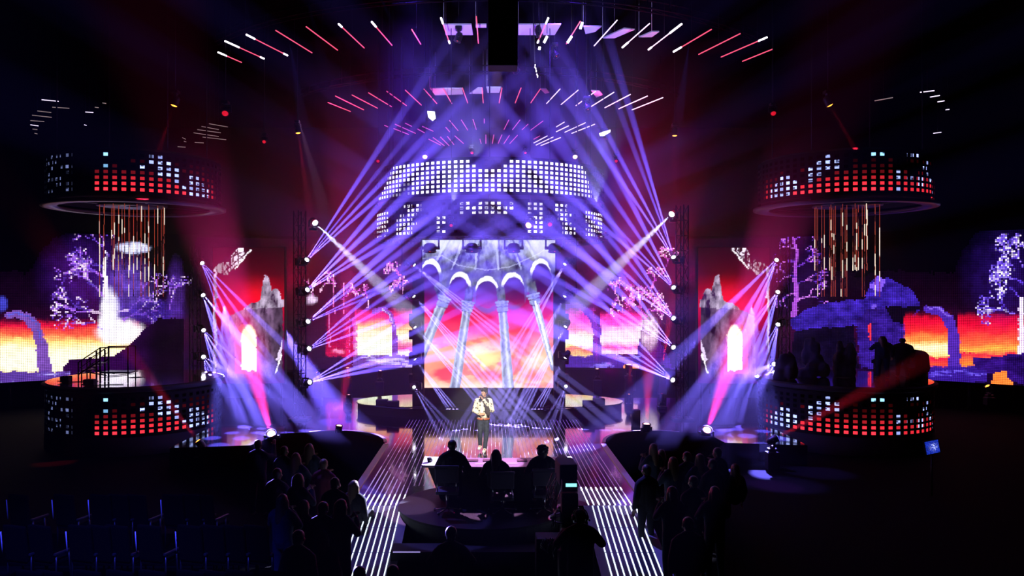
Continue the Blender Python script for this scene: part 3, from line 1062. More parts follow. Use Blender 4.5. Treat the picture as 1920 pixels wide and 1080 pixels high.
# ---- tower screens left and right
for s in (-1, 1):
    YT = 31.5
    x0p, x1p = (399, 533) if s < 0 else (1309, 1443)
    A, B = P(x0p, 464, YT), P(x1p, 718, YT)
    t = empty('tower_screen', ((A.x + B.x) / 2, YT, 0))
    tag(t, 'tall video panel of a ruined tower with glowing window, %s of the stage' % ('left side' if s < 0 else 'right side'), 'screen', 'tall tower screens')
    ct = paint_tower(0 if s < 0 else 1)
    nx, nz = 134, 254
    XX, ZZ = np.meshgrid(np.linspace(A.x, B.x, nx + 1), np.linspace(B.z, A.z, nz + 1))
    u = (XX - A.x) / (B.x - A.x) * 134
    v = (A.z - ZZ) / (A.z - B.z) * 254
    # gentle curve of the panel
    YY = YT + 0.25 * (((XX - (A.x + B.x) / 2) / (B.x - A.x) * 2) ** 2 - 1)
    idx = np.arange((nx + 1) * (nz + 1)).reshape(nz + 1, nx + 1)
    fc = np.stack([idx[:-1, :-1], idx[:-1, 1:], idx[1:, 1:], idx[1:, :-1]], -1)
    colour_mesh('picture', np.stack([XX, YY, ZZ], -1), fc, ct.sample(u, v), led_tower, 'POINT', t)
    mb = MB()
    mb.box(((A.x + B.x) / 2, YT + 0.15, (A.z + B.z) / 2), (B.x - A.x + 0.06, 0.26, A.z - B.z + 0.06))
    child(mb.build('housing', black), t)
    mb = MB()
    for xx in (A.x + 0.15, B.x - 0.15):
        mb.tube((xx, YT + 0.15, 0), (xx, YT + 0.15, B.z), 0.05)
    child(mb.build('stand', metal), t)


# ------------------------------------------------------------------ perforated drums
def drum_cells(cx, cyy, r, z0, z1, ncols, nrows, fn, parent, fw=0.56, fh=0.62):
    """a display band behind a shell pierced by a regular grid of openings"""
    SUB = 3
    dz = (z1 - z0) / nrows
    half = ncols // 2 + 2
    ra = random.Random(ncols)
    # display: only the side towards the stalls is lit
    vs, fs, cs_ = [], [], []
    NC, NR = half * SUB, nrows * SUB
    rd = r - 0.07
    for i in range(NC + 1):
        a = (i / SUB - half / 2) * 2 * PI / ncols
        for j in range(NR + 1):
            vs.append((cx + rd * math.sin(a), cyy - rd * math.cos(a), z0 + dz * j / SUB))
    cell = {}
    for i in range(half):
        a = (i + 0.5 - half / 2) * 2 * PI / ncols
        X_, Y_ = cx + r * math.sin(a), cyy - r * math.cos(a)
        for j in range(nrows):
            z = z0 + (j + 0.5) * dz
            cell[i, j] = fn(CX + X_ * F / Y_, CY + (EYE - z) * F / Y_, a, nrows - 1 - j, i)
    for i in range(NC):
        for j in range(NR):
            fs.append((i * (NR + 1) + j, (i + 1) * (NR + 1) + j, (i + 1) * (NR + 1) + j + 1, i * (NR + 1) + j + 1))
            c = cell[i // SUB, j // SUB]
            if c is None:
                c = (0, 0, 0)
            elif len(c) == 4:
                c = c[:3] if ra.random() < c[3] else tuple(q_ * 0.12 for q_ in c[:3])
            cs_.append(c)
    o = colour_mesh('display_band', vs, fs, cs_, led_drum, 'CORNER', parent)
    # pierced shell, a thin curved sheet with the openings left free
    mb = MB()
    NC = ncols * 2
    nh = nrows * 2 + 2
    zs_ = [z0 - 0.07]
    for j in range(nrows):
        c = z0 + (j + 0.5) * dz
        zs_ += [c - dz / 2 * fh, c + dz / 2 * fh]
    zs_.append(z1 + 0.07)
    av = []
    for i in range(ncols):
        a = (i + 0.5 - half / 2) * 2 * PI / ncols
        da = PI / ncols * fw
        av += [a - da, a + da]
    vs = [(cx + r * math.sin(a), cyy - r * math.cos(a), z) for a in av for z in zs_]
    fs = []
    for i in range(NC):
        i2 = (i + 1) % NC
        for j in range(nh - 1):
            if i % 2 == 0 and j % 2 == 1 and j < nh - 1:
                continue
            fs.append((i * nh + j, i2 * nh + j, i2 * nh + j + 1, i * nh + j + 1))
    mb.add(vs, fs)
    child(mb.build('perforated_shell', pbr('matt_black_shell', (0.003, 0.003, 0.004), 0.8, spec=0.2)), parent)
    return o


def drum_shell(parent, cx, cyy, r, z0, z1, lip=0.0, deckm=None):
    mb = MB().lathe((cx, cyy, 0), [(r - 0.25, z0), (r - 0.11, z0), (r - 0.11, z1), (r - 0.25, z1), (r - 0.25, z0)], 72)
    child(mb.build('inner_drum', black), parent)


def side_pattern(s, low):
    rr = random.Random(3 if s < 0 else 9)

    def fn(px, py, a, row, i):
        if abs((a + PI) % (2 * PI) - PI) > 1.55:
            return None
        q = px if s < 0 else 1584 + (257 - px)     # mirrored counting for the other side
        base = [0.0, 0.008, 0.02, 0.07, 0.24, 0.52, 0.68][row]
        x = (px - (257 if s < 0 else 1584)) * -s    # positive towards the stage centre
        red = np.array([1.0, 0.03, 0.05]) * base * (0.75 + 0.5 * rr.random())
        ice = L8(150, 165, 235)
        if x < -88:                                 # outer flank: sparse glints
            if s < 0:
                if rr.random() < 0.32 and x < -128:
                    return (*(ice * rr.uniform(.05, .25)), rr.uniform(.4, .8))
                return None
            if rr.random() < 0.45:
                return (*(ice * rr.uniform(.3, 1.3)), rr.uniform(.4, .9)) if rr.random() < .4 else tuple(red * .6)
            return tuple(red * .6) if base > .2 else None
        if -72 < x < -44 and row < (3 if s < 0 else 1):
            return (*(L8(130, 190, 240) * (1.0 - row * 0.3)), rr.uniform(.7, 1.0)) if rr.random() < .85 else None
        lim = {0: (25, 48), 1: (10, 60), 2: (8, 75), 3: (30, 120), 4: (60, 135), 5: (85, 140), 6: (100, 140)}
        lo_, hi_ = lim[row]
        if lo_ < x < hi_ and (s < 0 or row < 7):
            if rr.random() < .88:
                return (*(ice * rr.uniform(.45, 1.3) * (0.6 if row == 0 else 1.0)), rr.uniform(.55, 1.0))
            return None
        if x > 128:
            red = red * 0.35
        if base < 0.03 and rr.random() < .5:
            return None
        return tuple(red)
    return fn


for s in (-1, 1):
    side = 'left' if s < 0 else 'right'
    dx, dy, r = s * 12.05, 27.3, 2.75
    # lower drum
    t = empty('lower_drum', (dx, dy, 0))
    tag(t, 'round %s stage drum on the floor with a grid of red and pale openings' % side, 'drum platform', 'lower drums')
    drum_shell(t, dx, dy, r, GZ, 1.42)
    child(MB().lathe((dx, dy, 0), [(r + 0.02, GZ), (r + 0.02, -0.02), (r - 0.1, -0.02)], 72).build('skirt', black), t)
    drum_cells(dx, dy, r, 0.05, 1.25, 66, 7, side_pattern(s, True), t, 0.5, 0.56)
    child(MB().lathe((dx, dy, 0), [(r - 0.05, 1.36), (r + 0.1, 1.40), (r + 0.1, 1.50), (r - 0.05, 1.54), (0.001, 1.54)], 72, smooth=False).build('deck_top', [black, wood]), t)
    child(MB().lathe((dx, dy, 0), [(r - 0.02, 1.545), (r * 0.1, 1.546)], 72).build('floor_cover', pbr('lacquered_wood', (0.10, 0.06, 0.035), 0.12, spec=0.9, coat=0.5) if s < 0 else gloss), t)
    # upper drum
    u = empty('hanging_drum', (dx, dy, 7.3))
    tag(u, 'round %s drum hanging high with a grid of red and pale openings' % side, 'hanging drum', 'hanging drums')
    drum_shell(u, dx, dy, r, 7.45, 8.95)
    drum_cells(dx, dy, r, 7.56, 8.8, 66, 7, side_pattern(s, False), u, 0.5, 0.56)
    child(MB().lathe((dx, dy, 0), [(r + 0.02, 7.26), (r + 0.16, 7.28), (r + 0.16, 7.36), (r + 0.02, 7.38), (r - 0.35, 7.36), (r - 0.35, 7.28), (r + 0.02, 7.26)], 72).build('rim_ring', pbr('rim', (0.10, 0.05, 0.08), 0.35)), u)
    mb = MB()
    for k in range(4):
        a = PI / 4 + PI / 2 * k
        mb.tube((dx + 2.5 * math.cos(a), dy + 2.5 * math.sin(a), 7.3), (dx + 2.5 * math.cos(a), dy + 2.5 * math.sin(a), 15.0), 0.025)
    build_each(mb, 'hanging_cable', metal, u)
    # hanging rods
    ch = empty('rod_chandelier', (dx, dy, 7.3))
    tag(ch, 'cluster of long thin shining rods hanging between the two %s drums' % side, 'chandelier', 'rod chandeliers')
    ccx = P(248 if s < 0 else 1588, 0, dy).x
    child(MB().lathe((ccx, dy, 0), [(0.2, 7.38), (1.12, 7.38), (1.12, 7.46), (0.2, 7.46), (0.2, 7.38)], 40).build('top_plate', metal), ch)
    mb = MB()
    for k in range(4):
        a = PI / 4 + PI / 2 * k
        mb.tube((ccx + math.cos(a), dy + math.sin(a), 7.42), (dx + (r - 0.15) * math.cos(a), dy + (r - 0.15) * math.sin(a), 7.42), 0.03)
    build_each(mb, 'carrying_arm', metal, ch)
    rr = random.Random(31 + s)
    N = 26
    lit = pbr('rod_glint', (1, 0.9, 0.7), 0.3, emis=(1.0, 0.82, 0.62), es=1.1)  # glowing sections put the rods' gold and white glints into the material
    amb = pbr('rod_amber', (1, 0.3, 0.15), 0.3, emis=(0.75, 0.10, 0.05), es=0.35)
    for k in range(N):
        ring = 0 if k < 17 else 1
        a = 2 * PI * (k / 17 if ring == 0 else (k - 17) / 9) + 0.1
        rad = 1.02 if ring == 0 else 0.55
        x, y = ccx + rad * math.cos(a), dy + rad * math.sin(a)
        top = 7.4
        bot = 4.3 if math.cos(a * 3 + 1) > -0.2 else 5.2
        mb = MB().tube((x, y, bot), (x, y, top), 0.009, n=6, mi=1)
        zz = rr.uniform(5.6, 6.9)
        for q_ in range(3):
            hh = rr.uniform(0.12, 0.6)
            za = min(top - hh, max(bot, zz - q_ * 0.75 + rr.uniform(-.2, .2)))
            mb.tube((x, y, za), (x, y, za + hh), 0.013, n=6, mi=2 if rr.random() < .55 else 0)
        child(mb.build('rod', [brass, amb, lit]), ch)

# centre crown
crown = empty('crown_drum', (0, 31, 7.5))
tag(crown, 'wide round hanging crown with white lit openings above the big screen', 'hanging drum')
R0 = 4.4
rr = random.Random(2)


def crown_fn(px, py, a, row, i):
    aa = (a + PI) % (2 * PI) - PI
    if abs(aa) > 1.5:
        return None
    if px < 732 - 4.2 * row or px > 1098 + 2.6 * row:
        return None
    k = 1.0
    dn = math.hypot((px - 918) / 44, (py - 298) / 24)
    if dn < 1:
        k = max(0.0, (dn - 0.72) / 0.28) * 0.8
        if k < 0.02:
            return None
    if abs(aa) > 0.93:
        k *= 0.75
        if aa < 0 and row == 0:
            return (0.7, 0.08, 0.2)
    if -0.80 < aa < -0.66 and row > 3:
        k *= 0.10
    if -1.0 < aa < -0.7 and row > 5:
        k *= 0.15
    if 0.72 < aa < 0.95 and row > 5:
        k *= 0.3
    return (1.0 * k, 1.0 * k, 1.08 * k)


def crown_low(px, py, a, row, i):
    aa = (a + PI) % (2 * PI) - PI
    if abs(aa) > 1.5:
        return None
    x = px
    f = 0
    if x < 722 and row > 0:
        f = .8
    elif 750 + (6 - row) * 1 < x + (row * 3.2) < 787 and x > 742:
        f = 1.0 if x + row * 3.2 > 758 else .4
    elif 812 < x < 842 and row >= 3:
        f = .6
    elif 864 < x < 965 and row < 3 and x < 965 - row * 4:
        f = 1.0 if rr.random() < .6 else .25
    elif 986 < x < 1016 and row >= 0:
        f = .35 if row < 3 else .9
    elif 1040 < x - row * 3.2 < 1064:
        f = 1.0 if x - row * 3.2 < 1056 else .45
    elif x > 1104 and x < 1134 and row > 0:
        f = .8
    if f == 0 or rr.random() < .12:
        return None
    return (f, f, f * 1.08, rr.uniform(.55, 1.0))


drum_shell(crown, 0, 31, R0, 7.78, 8.98)
drum_cells(0, 31, R0, 7.78, 8.9, 132, 7, crown_fn, crown, 0.54, 0.58)
drum_cells(0, 31, R0, 6.42, 7.5, 132, 7, crown_low, crown, 0.54, 0.58)
mb = MB()
for k in range(6):
    a = PI / 6 + PI / 3 * k
    mb.tube((4.2 * math.cos(a), 31 + 4.2 * math.sin(a), 6.4), (4.2 * math.cos(a), 31 + 4.2 * math.sin(a), 15.0), 0.025)
build_each(mb, 'hanging_cable', metal, crown)

# ------------------------------------------------------------------ lighting towers and lamps


def truss(mb, a, b, wd=0.3, r=0.022, step=0.5):
    """four chords and zigzag braces between two points"""
    a, b = Vector(a), Vector(b)
    d = (b - a)
    L = d.length
    d.normalize()
    u = d.orthogonal().normalized()
    v = d.cross(u)
    cor = [(u * sx + v * sy) * wd / 2 for sx, sy in ((1, 1), (1, -1), (-1, -1), (-1, 1))]
    for c in cor:
        mb.tube(a + c, b + c, r, n=6)
    n = max(1, int(L / step))
    for k in range(n):
        p, q_ = a + d * L * k / n, a + d * L * (k + 1) / n
        for i in range(4):
            c1, c2 = cor[i], cor[(i + 1) % 4]
            mb.tube(p + c1, q_ + c2, r * 0.5, n=5)
            mb.tube(p + c1, p + c2, r * 0.5, n=5)
    return mb


def tower(x, y, z0, z1, label, group):
    t = empty('truss_tower', (x, y, z0))
    tag(t, label, 'lighting tower', group)
    child(truss(MB(), (x, y, z0 + 0.06), (x, y, z1), 0.3).build('truss_mast', metal), t)
    child(MB().box((x, y, z0 + 0.03), (0.7, 0.7, 0.06)).build('base_plate', black), t)
    return t


LENS = {'white': white_lens, 'red': red_lens, 'amber': amber_lens, 'pink': pink_lens, 'dim': dim_lens}


def head_mesh(r=0.12):
    """lamp head pointing along -Z, origin at the tilt axle"""
    mb = MB()
    mb.lathe((0, 0, 0), [(0.001, 0.17), (r * 0.62, 0.16), (r * 0.9, 0.09), (r, -0.02), (r * 0.96, -0.12), (r * 1.04, -0.125), (r * 1.04, -0.15), (r * 0.9, -0.15), (r * 0.85, -0.13)], 20)
    for k in range(3):
        mb.lathe((0, 0, 0), [(r * 1.03, 0.02 + k * 0.035), (r * 1.05, 0.025 + k * 0.035), (r * 1.03, 0.03 + k * 0.035)], 20)
    return mb


def lens_mesh(r):
    return MB().lathe((0, 0, 0), [(r * math.cos(t), -0.125 - r * 0.45 * math.sin(t)) for t in (0, 0.4, 0.8, 1.2, 1.55)], 16)


_protos = {}


def lamp(loc, target, kind, label, group, mount=(0, 0, -1), lr=0.075, hr=0.12, name='moving_head_lamp', cat='stage light'):
    """a moving head: base, yoke with two arms, tilting head with its lens"""
    loc = Vector(loc)
    d = (Vector(target) - loc).normalized()
    t = empty(name, loc)
    tag(t, label, cat, group)
    key = (kind, lr, hr)
    m = Vector(mount)
    qm = Vector((0, 0, -1)).rotation_difference(m)      # base lies on the -Z side
    loc_d = qm.inverted() @ d
    az = math.atan2(loc_d.y, loc_d.x)
    if key not in _protos:
        k = hr / 0.12
        base = MB().rbox((0, 0, -0.29 * k), (0.26 * k, 0.22 * k, 0.09 * k), 0.015 * k)
        base.lathe((0, 0, 0), [(0.08 * k, -0.245 * k), (0.08 * k, -0.20 * k), (0.001, -0.20 * k)], 16)
        yoke = MB().rbox((0, 0, -0.19 * k), (0.08 * k, 0.36 * k, 0.035 * k), 0.008 * k)
        for sy in (-1, 1):
            yoke.rbox((0, sy * 0.165 * k, -0.08 * k), (0.07 * k, 0.03 * k, 0.22 * k), 0.008 * k)
            yoke.tube((0, sy * 0.11 * k, 0), (0, sy * 0.185 * k, 0), 0.03 * k)
        b_, y_ = base.build('base', plastic), yoke.build('yoke', plastic)
        h_ = head_mesh(hr).build('lamp_head', plastic)
        l_ = lens_mesh(lr).build('lens', LENS[kind])
        _protos[key] = (b_, y_, h_, l_)
        use = _protos[key]
    else:
        use = []
        for p in _protos[key]:
            c = p.copy()
            COL.objects.link(c)
            use.append(c)
    b_, y_, h_, l_ = use
    for o in (b_, y_, h_):
        o.parent = t
        o.rotation_mode = 'QUATERNION'
    b_.rotation_quaternion = qm
    y_.rotation_quaternion = qm @ Quaternion((0, 0, 1), az)
    h_.rotation_quaternion = d.to_track_quat('-Z', 'Y')
    l_.parent = h_
    l_.location = (0, 0, 0)
    return t, d


def beam(t, loc, target, deg, watt, col, gobo=True, blend=0.15, soft=0.03, roll=None):
    if gobo:
        # a beam-splitting prism: the lamp throws a fan of four thin shafts
        loc, target = Vector(loc), Vector(target)
        d = target - loc
        L = d.length
        n_ = d.cross(Vector((0, 1, 0))).normalized()
        m_ = d.cross(n_).normalized()
        for k, f in enumerate((-0.42, -0.16, 0.14, 0.42)):
            f += random.uniform(-.06, .06)
            aim = target + n_ * (math.tan(math.radians(deg)) * f * L) + m_ * (math.tan(math.radians(deg)) * random.uniform(-.2, .2) * L)
            spot(loc, aim, max(1.9, deg * random.uniform(0.12, 0.24)), watt * random.uniform(0.6, 1.2), col, blend=0.5, soft=0.010, parent=t, start=0.165)
        return
    return spot(loc, target, deg, watt, col, gobo=gobo, blend=blend, soft=soft, parent=t, roll=random.uniform(0, 1) if roll is None else roll, start=0.19 + soft)


def from_px(a, Ya, b, Yb):
    return P(a[0], a[1], Ya), P(b[0], b[1], Yb)


PW = 900000
# inner towers
YI = 28.0
xl, xr = P(562, 0, YI).x, P(1279, 0, YI).x
tower(xl, YI, 0.0, 7.3, 'dark truss tower with five beam lamps, left between tower panel and big screen', 'inner truss towers')
tower(xr, YI, 0.0, 7.5, 'dark truss tower with five beam lamps, right between big screen and tower panel', 'inner truss towers')
inner = [
    ((572, 491), (770, 262), 13), ((573, 546), (740, 410), 15), ((574, 605), (750, 496), 15), ((576, 656), (760, 546), 15), ((577, 718), (760, 640), 15)]
for k, (a, b, dg) in enumerate(inner):
    p, q_ = from_px(a, YI, b, YI - 3.6)
    t, d = lamp(p, q_, 'white', 'white beam lamp, %s on the left inner tower, aimed up over the stage' % ['topmost', 'second from top', 'middle one', 'second from bottom', 'lowest'][k], 'beam lamps on the inner towers', mount=(-1, 0, 0))
    beam(t, p, q_, dg, PW, LAV)
inner = [
    ((1265, 487), (1150, 232), 17), ((1266, 543), (1100, 340), 17), ((1266, 600), (1110, 430), 17), ((1266, 654), (1110, 520), 17), ((1265, 715), (1100, 600), 17)]
for k, (a, b, dg) in enumerate(inner):
    p, q_ = from_px(a, YI, b, YI - 3.6)
    t, d = lamp(p, q_, 'white', 'white beam lamp, %s on the right inner tower, aimed up over the stage' % ['topmost', 'second from top', 'middle one', 'second from bottom', 'lowest'][k], 'beam lamps on the inner towers', mount=(1, 0, 0))
    beam(t, p, q_, dg, PW * 1.2, LAV)
# the two plain white beams from the tower tops
for (a, b, sd) in (((588, 415), (760, 580), 'left'), ((1262, 399), (1110, 545), 'right')):
    p, q_ = from_px(a, YI, b, YI - 4.5)
    t, d = lamp(p, q_, 'white', 'bright white lamp on top of the %s inner tower throwing one plain pale beam' % sd, 'lamps on the tower tops', lr=0.10)
    beam(t, p, q_, 5.0, 170000, (0.62, 0.62, 1.0), gobo=False, blend=0.3)
# outer towers
YO = 31.0
tower(P(366, 0, YO).x, YO, 0.0, 6.2, 'dark truss tower with four beam lamps beside the left stage drum', 'outer truss towers')
tower(P(1470, 0, YO).x, YO, 0.0, 6.4, 'dark truss tower with beam lamps beside the right stage drum', 'outer truss towers')
outl = [((377, 490), (520, 720), 20), ((379, 550), (500, 760), 20), ((380, 616), (480, 790), 20), ((381, 668), (410, 720), 12)]
for k, (a, b, dg) in enumerate(outl):
    p, q_ = from_px(a, YO, b, YO - 4.5)
    t, d = lamp(p, q_, 'white', 'white beam lamp, %s on the left outer tower, aimed down at the stage' % ['topmost', 'second from top', 'third from top', 'lowest'][k], 'beam lamps on the outer towers', mount=(-1, 0, 0))
    beam(t, p, q_, dg, PW * 0.6, (0.18, 0.13, 1.0))
outr = [((1458, 484), (1345, 690), 20), ((1460, 544), (1370, 740), 20), ((1460, 605), (1390, 790), 20), ((1452, 682), (1430, 715), 12)]
for k, (a, b, dg) in enumerate(outr):
    p, q_ = from_px(a, YO, b, YO - 4.5)
    t, d = lamp(p, q_, 'white', 'white beam lamp, %s on the right outer tower, aimed down at the stage' % ['topmost', 'second from top', 'third from top', 'lowest'][k], 'beam lamps on the outer towers', mount=(1, 0, 0))
    beam(t, p, q_, dg, PW * 0.6, (0.18, 0.13, 1.0))

# dark side pillars of the screen carrying lamps
YC = 28.6
for s in (-1, 1):
    x = P(783, 0, YC).x if s < 0 else P(1050, 0, YC).x
    pl = empty('screen_pillar', (x, YC, 0.36))
    tag(pl, 'dark pillar standing along the %s edge of the big screen' % ('left' if s < 0 else 'right'), 'pillar', 'pillars beside the screen')
    child(MB().rbox((x + s * 0.02, YC + 0.55, 0.36 + 2.3), (0.42, 0.3, 4.6), 0.02).build('pillar_body', black), pl)
    mb = MB()
    for z in (1.3, 2.0, 2.9, 3.5):
        mb.rbox((x + s * 0.25, YC + 0.55, z), (0.22, 0.25, 0.34), 0.02)
    build_each(mb, 'power_box', metal, pl)
cenl = [((772, 493), (900, 600), 8), ((772, 551), (870, 660), 7), ((774, 609), (860, 705), 7), ((774, 668), (848, 768), 8), ((775, 724), (786, 740), 9)]
cenr = [((1062, 490), (1000, 600), 8), ((1062, 550), (990, 690), 7), ((1063, 607), (1012, 705), 7), ((1063, 665), (1008, 765), 8), ((1062, 722), (1055, 740), 9)]
for lst, sd, s in ((cenl, 'left', -1), (cenr, 'right', 1)):
    for k, (a, b, dg) in enumerate(lst):
        p, q_ = from_px(a, YC - 0.05, b, YC - (1.0 if k != 3 else 0.6))
        t, d = lamp(p, q_, 'white', 'small white beam lamp, %s beside the %s edge of the big screen' % (['topmost', 'second from top', 'middle one', 'second from bottom', 'lowest'][k], sd), 'lamps beside the screen', mount=(-s, 0, 0) if k > 1 else (s, 0, 0), lr=0.055, hr=0.11)
        xp = P(783, 0, YC).x if s < 0 else P(1050, 0, YC).x
        child(MB().tube((p.x, p.y + 0.05, p.z - 0.2), (xp, YC + 0.42, p.z - 0.2), 0.02).build('bracket', metal), t)
        if k < 2:
            child(MB().tube(p + Vector((s * 0.35, 0, 0)), p + Vector((s * 0.35, 0, 2.6 if k else 1.6)), 0.02).build('hanging_pole', metal), t)
        beam(t, p, q_, dg, (PW * 0.8 if k < 4 else PW * 0.15), (0.30, 0.24, 1.0), gobo=True)

# four dark heads hanging in front of the top of the screen
for k, pxx in enumerate((806, 885, 963, 1040)):
    p = P(pxx, 465, 29.0)
    t, d = lamp(p, p + Vector((0, -0.15, -1)), 'dim', 'unlit black lamp head, %s in the row over the screen' % nth(k, 4), 'unlit heads over the screen', mount=(0, 0, 1), lr=0.03, hr=0.235)
bar = empty('lamp_bar', P(922, 443, 29.0))
tag(bar, 'dark horizontal bar above the big screen holding four black lamp heads', 'lamp bar')
child(truss(MB(), P(700, 441, 29.0), P(1140, 441, 29.0), 0.22, 0.018).build('truss_beam', metal), bar)
mb = MB()
for x in (-3.5, 3.5):
    mb.tube((x, 29.0, 6.5), (x, 29.0, 15), 0.02)
build_each(mb, 'hanging_cable', metal, bar)

# red and pink floor lamps
flo = [
    # px, Y, target px, Yt, deg, watt, colour, lens, size, label
    ((510, 818), 24.6, (452, 620), 21.8, 13, 60000, PINK, 'pink', 0.12, 'large glowing pink floor lamp left, at the edge of the audience'),
    ((1324, 811), 24.9, (1392, 620), 22.0, 13, 50000, PINK, 'pink', 0.12, 'large glowing pink floor lamp right, at the edge of the audience'),
    ((635, 806), 25.5, (650, 700), 25.4, 12, 7000, RED, 'pink', 0.085, 'glowing red floor lamp in the dark bay left of the catwalk'),
    ((1212, 803), 25.6, (1216, 700), 25.5, 18, 7000, RED, 'pink', 0.10, 'glowing red floor lamp in the dark bay right of the catwalk'),
    ((377, 834), 23.2, (320, 760), 23.0, 9, 12000, RED, 'amber', 0.085, 'orange floor lamp in front of the left drum, aimed left'),
    ((1448, 825), 23.0, (1640, 725), 23.0, 9, 20000, RED, 'amber', 0.085, 'orange floor lamp in front of the right drum, aimed right'),
    ((654, 747), 30.5, (653, 660), 30.5, 12, 5000, RED, 'pink', 0.055, 'small red lamp at the left end of the oval riser'),
    ((1179, 746), 30.5, (1182, 690), 30.5, 12, 3000, RED, 'amber', 0.05, 'small orange lamp at the right end of the oval riser'),
    ((1241, 745), 30.5, (1240, 690), 30.5, 8, 1500, RED, 'dim', 0.05, 'dim red lamp right of the oval riser behind the big floor lamp'),
    ((652, 696), 34.5, (650, 560), 34.5, 14, 16000, PINK, 'pink', 0.08, 'pink lamp glowing in front of the display wall, left of the small arches'),
    ((712, 701), 34.5, (722, 640), 34.5, 9, 4000, PINK, 'pink', 0.07, 'small pink lamp below the left sunset arch of the display wall'),
    ((597, 704), 34.5, (575, 650), 34.5, 7, 2500, RED, 'amber', 0.07, 'small orange lamp at the foot of the display wall beside the left inner tower'),
    ((1120, 698), 34.5, (1116, 610), 34.5, 11, 8000, PINK, 'pink', 0.075, 'small pink lamp below the right purple arch of the display wall'),
    ((1179, 690), 34.5, (1179, 560), 34.5, 15, 26000, PINK, 'pink', 0.12, 'bright pink lamp in front of the white tree on the display wall'),
    ((1241, 690), 34.5, (1262, 560), 34.5, 12, 16000, RED, 'dim', 0.05, 'red lamp at the foot of the display wall beside the right inner tower'),
    ((1855, 729), 31.5, (1812, 668), 31.5, 8, 3500, RED, 'amber', 0.085, 'small orange lamp at the far right under the display wall'),
]
for (a, Ya, b, Yb, dg, wt, c, kind, lr, lab) in flo:
    p, q_ = from_px(a, Ya, b, Yb)
    t, d = lamp(p, q_, kind, lab, 'coloured floor lamps', lr=lr, hr=max(0.1, lr * 1.35), name='floor_lamp')
    gz = 0.0 if (abs(p.x) > 7 and p.y > 23.4) or p.y > 26 else GZ
    if p.z - 0.42 > gz:
        child(MB().rbox((p.x, p.y, (gz + p.z - 0.34) / 2), (0.34, 0.3, p.z - 0.34 - gz), 0.01).build('road_case', black), t)
    beam(t, p, q_, dg, wt * (3.2 if wt > 40000 else 2.2), c, gobo=False, blend=0.8, soft=lr * 0.6)

# small hanging lamps, orange and red
hang = [
    ((329, 190), 25.0, (292, 300), 7, 11000, 'amber', 0.10, 'bright orange hanging lamp above the left drum'),
    ((1552, 190), 25.0, (1615, 300), 7, 11000, 'amber', 0.10, 'bright orange hanging lamp above the right drum'),
    ((558, 242), 28.0, (575, 360), 7, 8000, 'amber', 0.085, 'orange hanging lamp between the left drum and the crown'),
    ((1265, 247), 28.0, (1265, 380), 7, 5000, 'amber', 0.085, 'orange hanging lamp between the crown and the right drum'),
    ((797, 291), 30.0, (797, 330), 10, 300, 'pink', 0.085, 'pale pink hanging lamp over the left part of the crown'),
    ((1078, 291), 30.0, (1078, 330), 10, 300, 'pink', 0.085, 'pale pink hanging lamp over the right part of the crown'),
    ((423, 209), 26.0, (423, 260), 8, 200, 'dim', 0.10, 'dim red hanging lamp left, beside the faint light tubes'),
    ((1449, 209), 26.0, (1449, 260), 8, 200, 'dim', 0.08, 'dim red hanging lamp right, halfway to the orange one'),
    ((496, 263), 28.0, (496, 300), 8, 200, 'dim', 0.06, 'dim red hanging lamp left of the orange one, near the left drum'),
    ((709, 299), 30.0, (709, 340), 8, 200, 'dim', 0.06, 'dim red hanging lamp at the left end of the crown'),
    ((1155, 299), 30.0, (1155, 340), 8, 200, 'dim', 0.06, 'dim red hanging lamp at the right end of the crown'),
    ((885, 284), 32.0, (885, 320), 8, 200, 'dim', 0.06, 'dim red hanging lamp above the crown, just left of its middle'),
    ((985, 284), 32.0, (985, 320), 8, 200, 'dim', 0.05, 'dim red hanging lamp above the crown, just right of its middle'),
    ((994, 420), 27.5, (960, 450), 8, 200, 'pink', 0.10, 'reddish white lamp glowing inside the lower tier of the crown'),
    ((846, 420), 27.5, (846, 450), 8, 200, 'dim', 0.05, 'small red lamp in the lower tier of the crown, left of its middle'),
    ((1031, 418), 27.5, (1031, 450), 8, 200, 'dim', 0.07, 'small red lamp in the lower tier of the crown, at right'),
]
for (a, Ya, b, dg, wt, kind, lr, lab) in hang:
    if a[1] > 400:
        Ya = 26.2
    p, q_ = from_px(a, Ya, b, Ya - (0.5 if wt < 1000 else 0.2))
    t, d = lamp(p, q_ + Vector((0, -0.6 if wt < 1000 else 0, 0)), kind, lab, 'hanging lamps', mount=(0, 0, 1), lr=lr, hr=max(0.09, lr * 1.2), name='hanging_lamp')
    child(MB().tube(p + Vector((0, 0, 0.3)), (p.x, p.y, 15.0), 0.012, n=6).build('hanging_wire', metal), t)
    beam(t, p, q_, dg, wt, RED if kind in ('amber', 'dim') else PINK, gobo=False, blend=0.8)

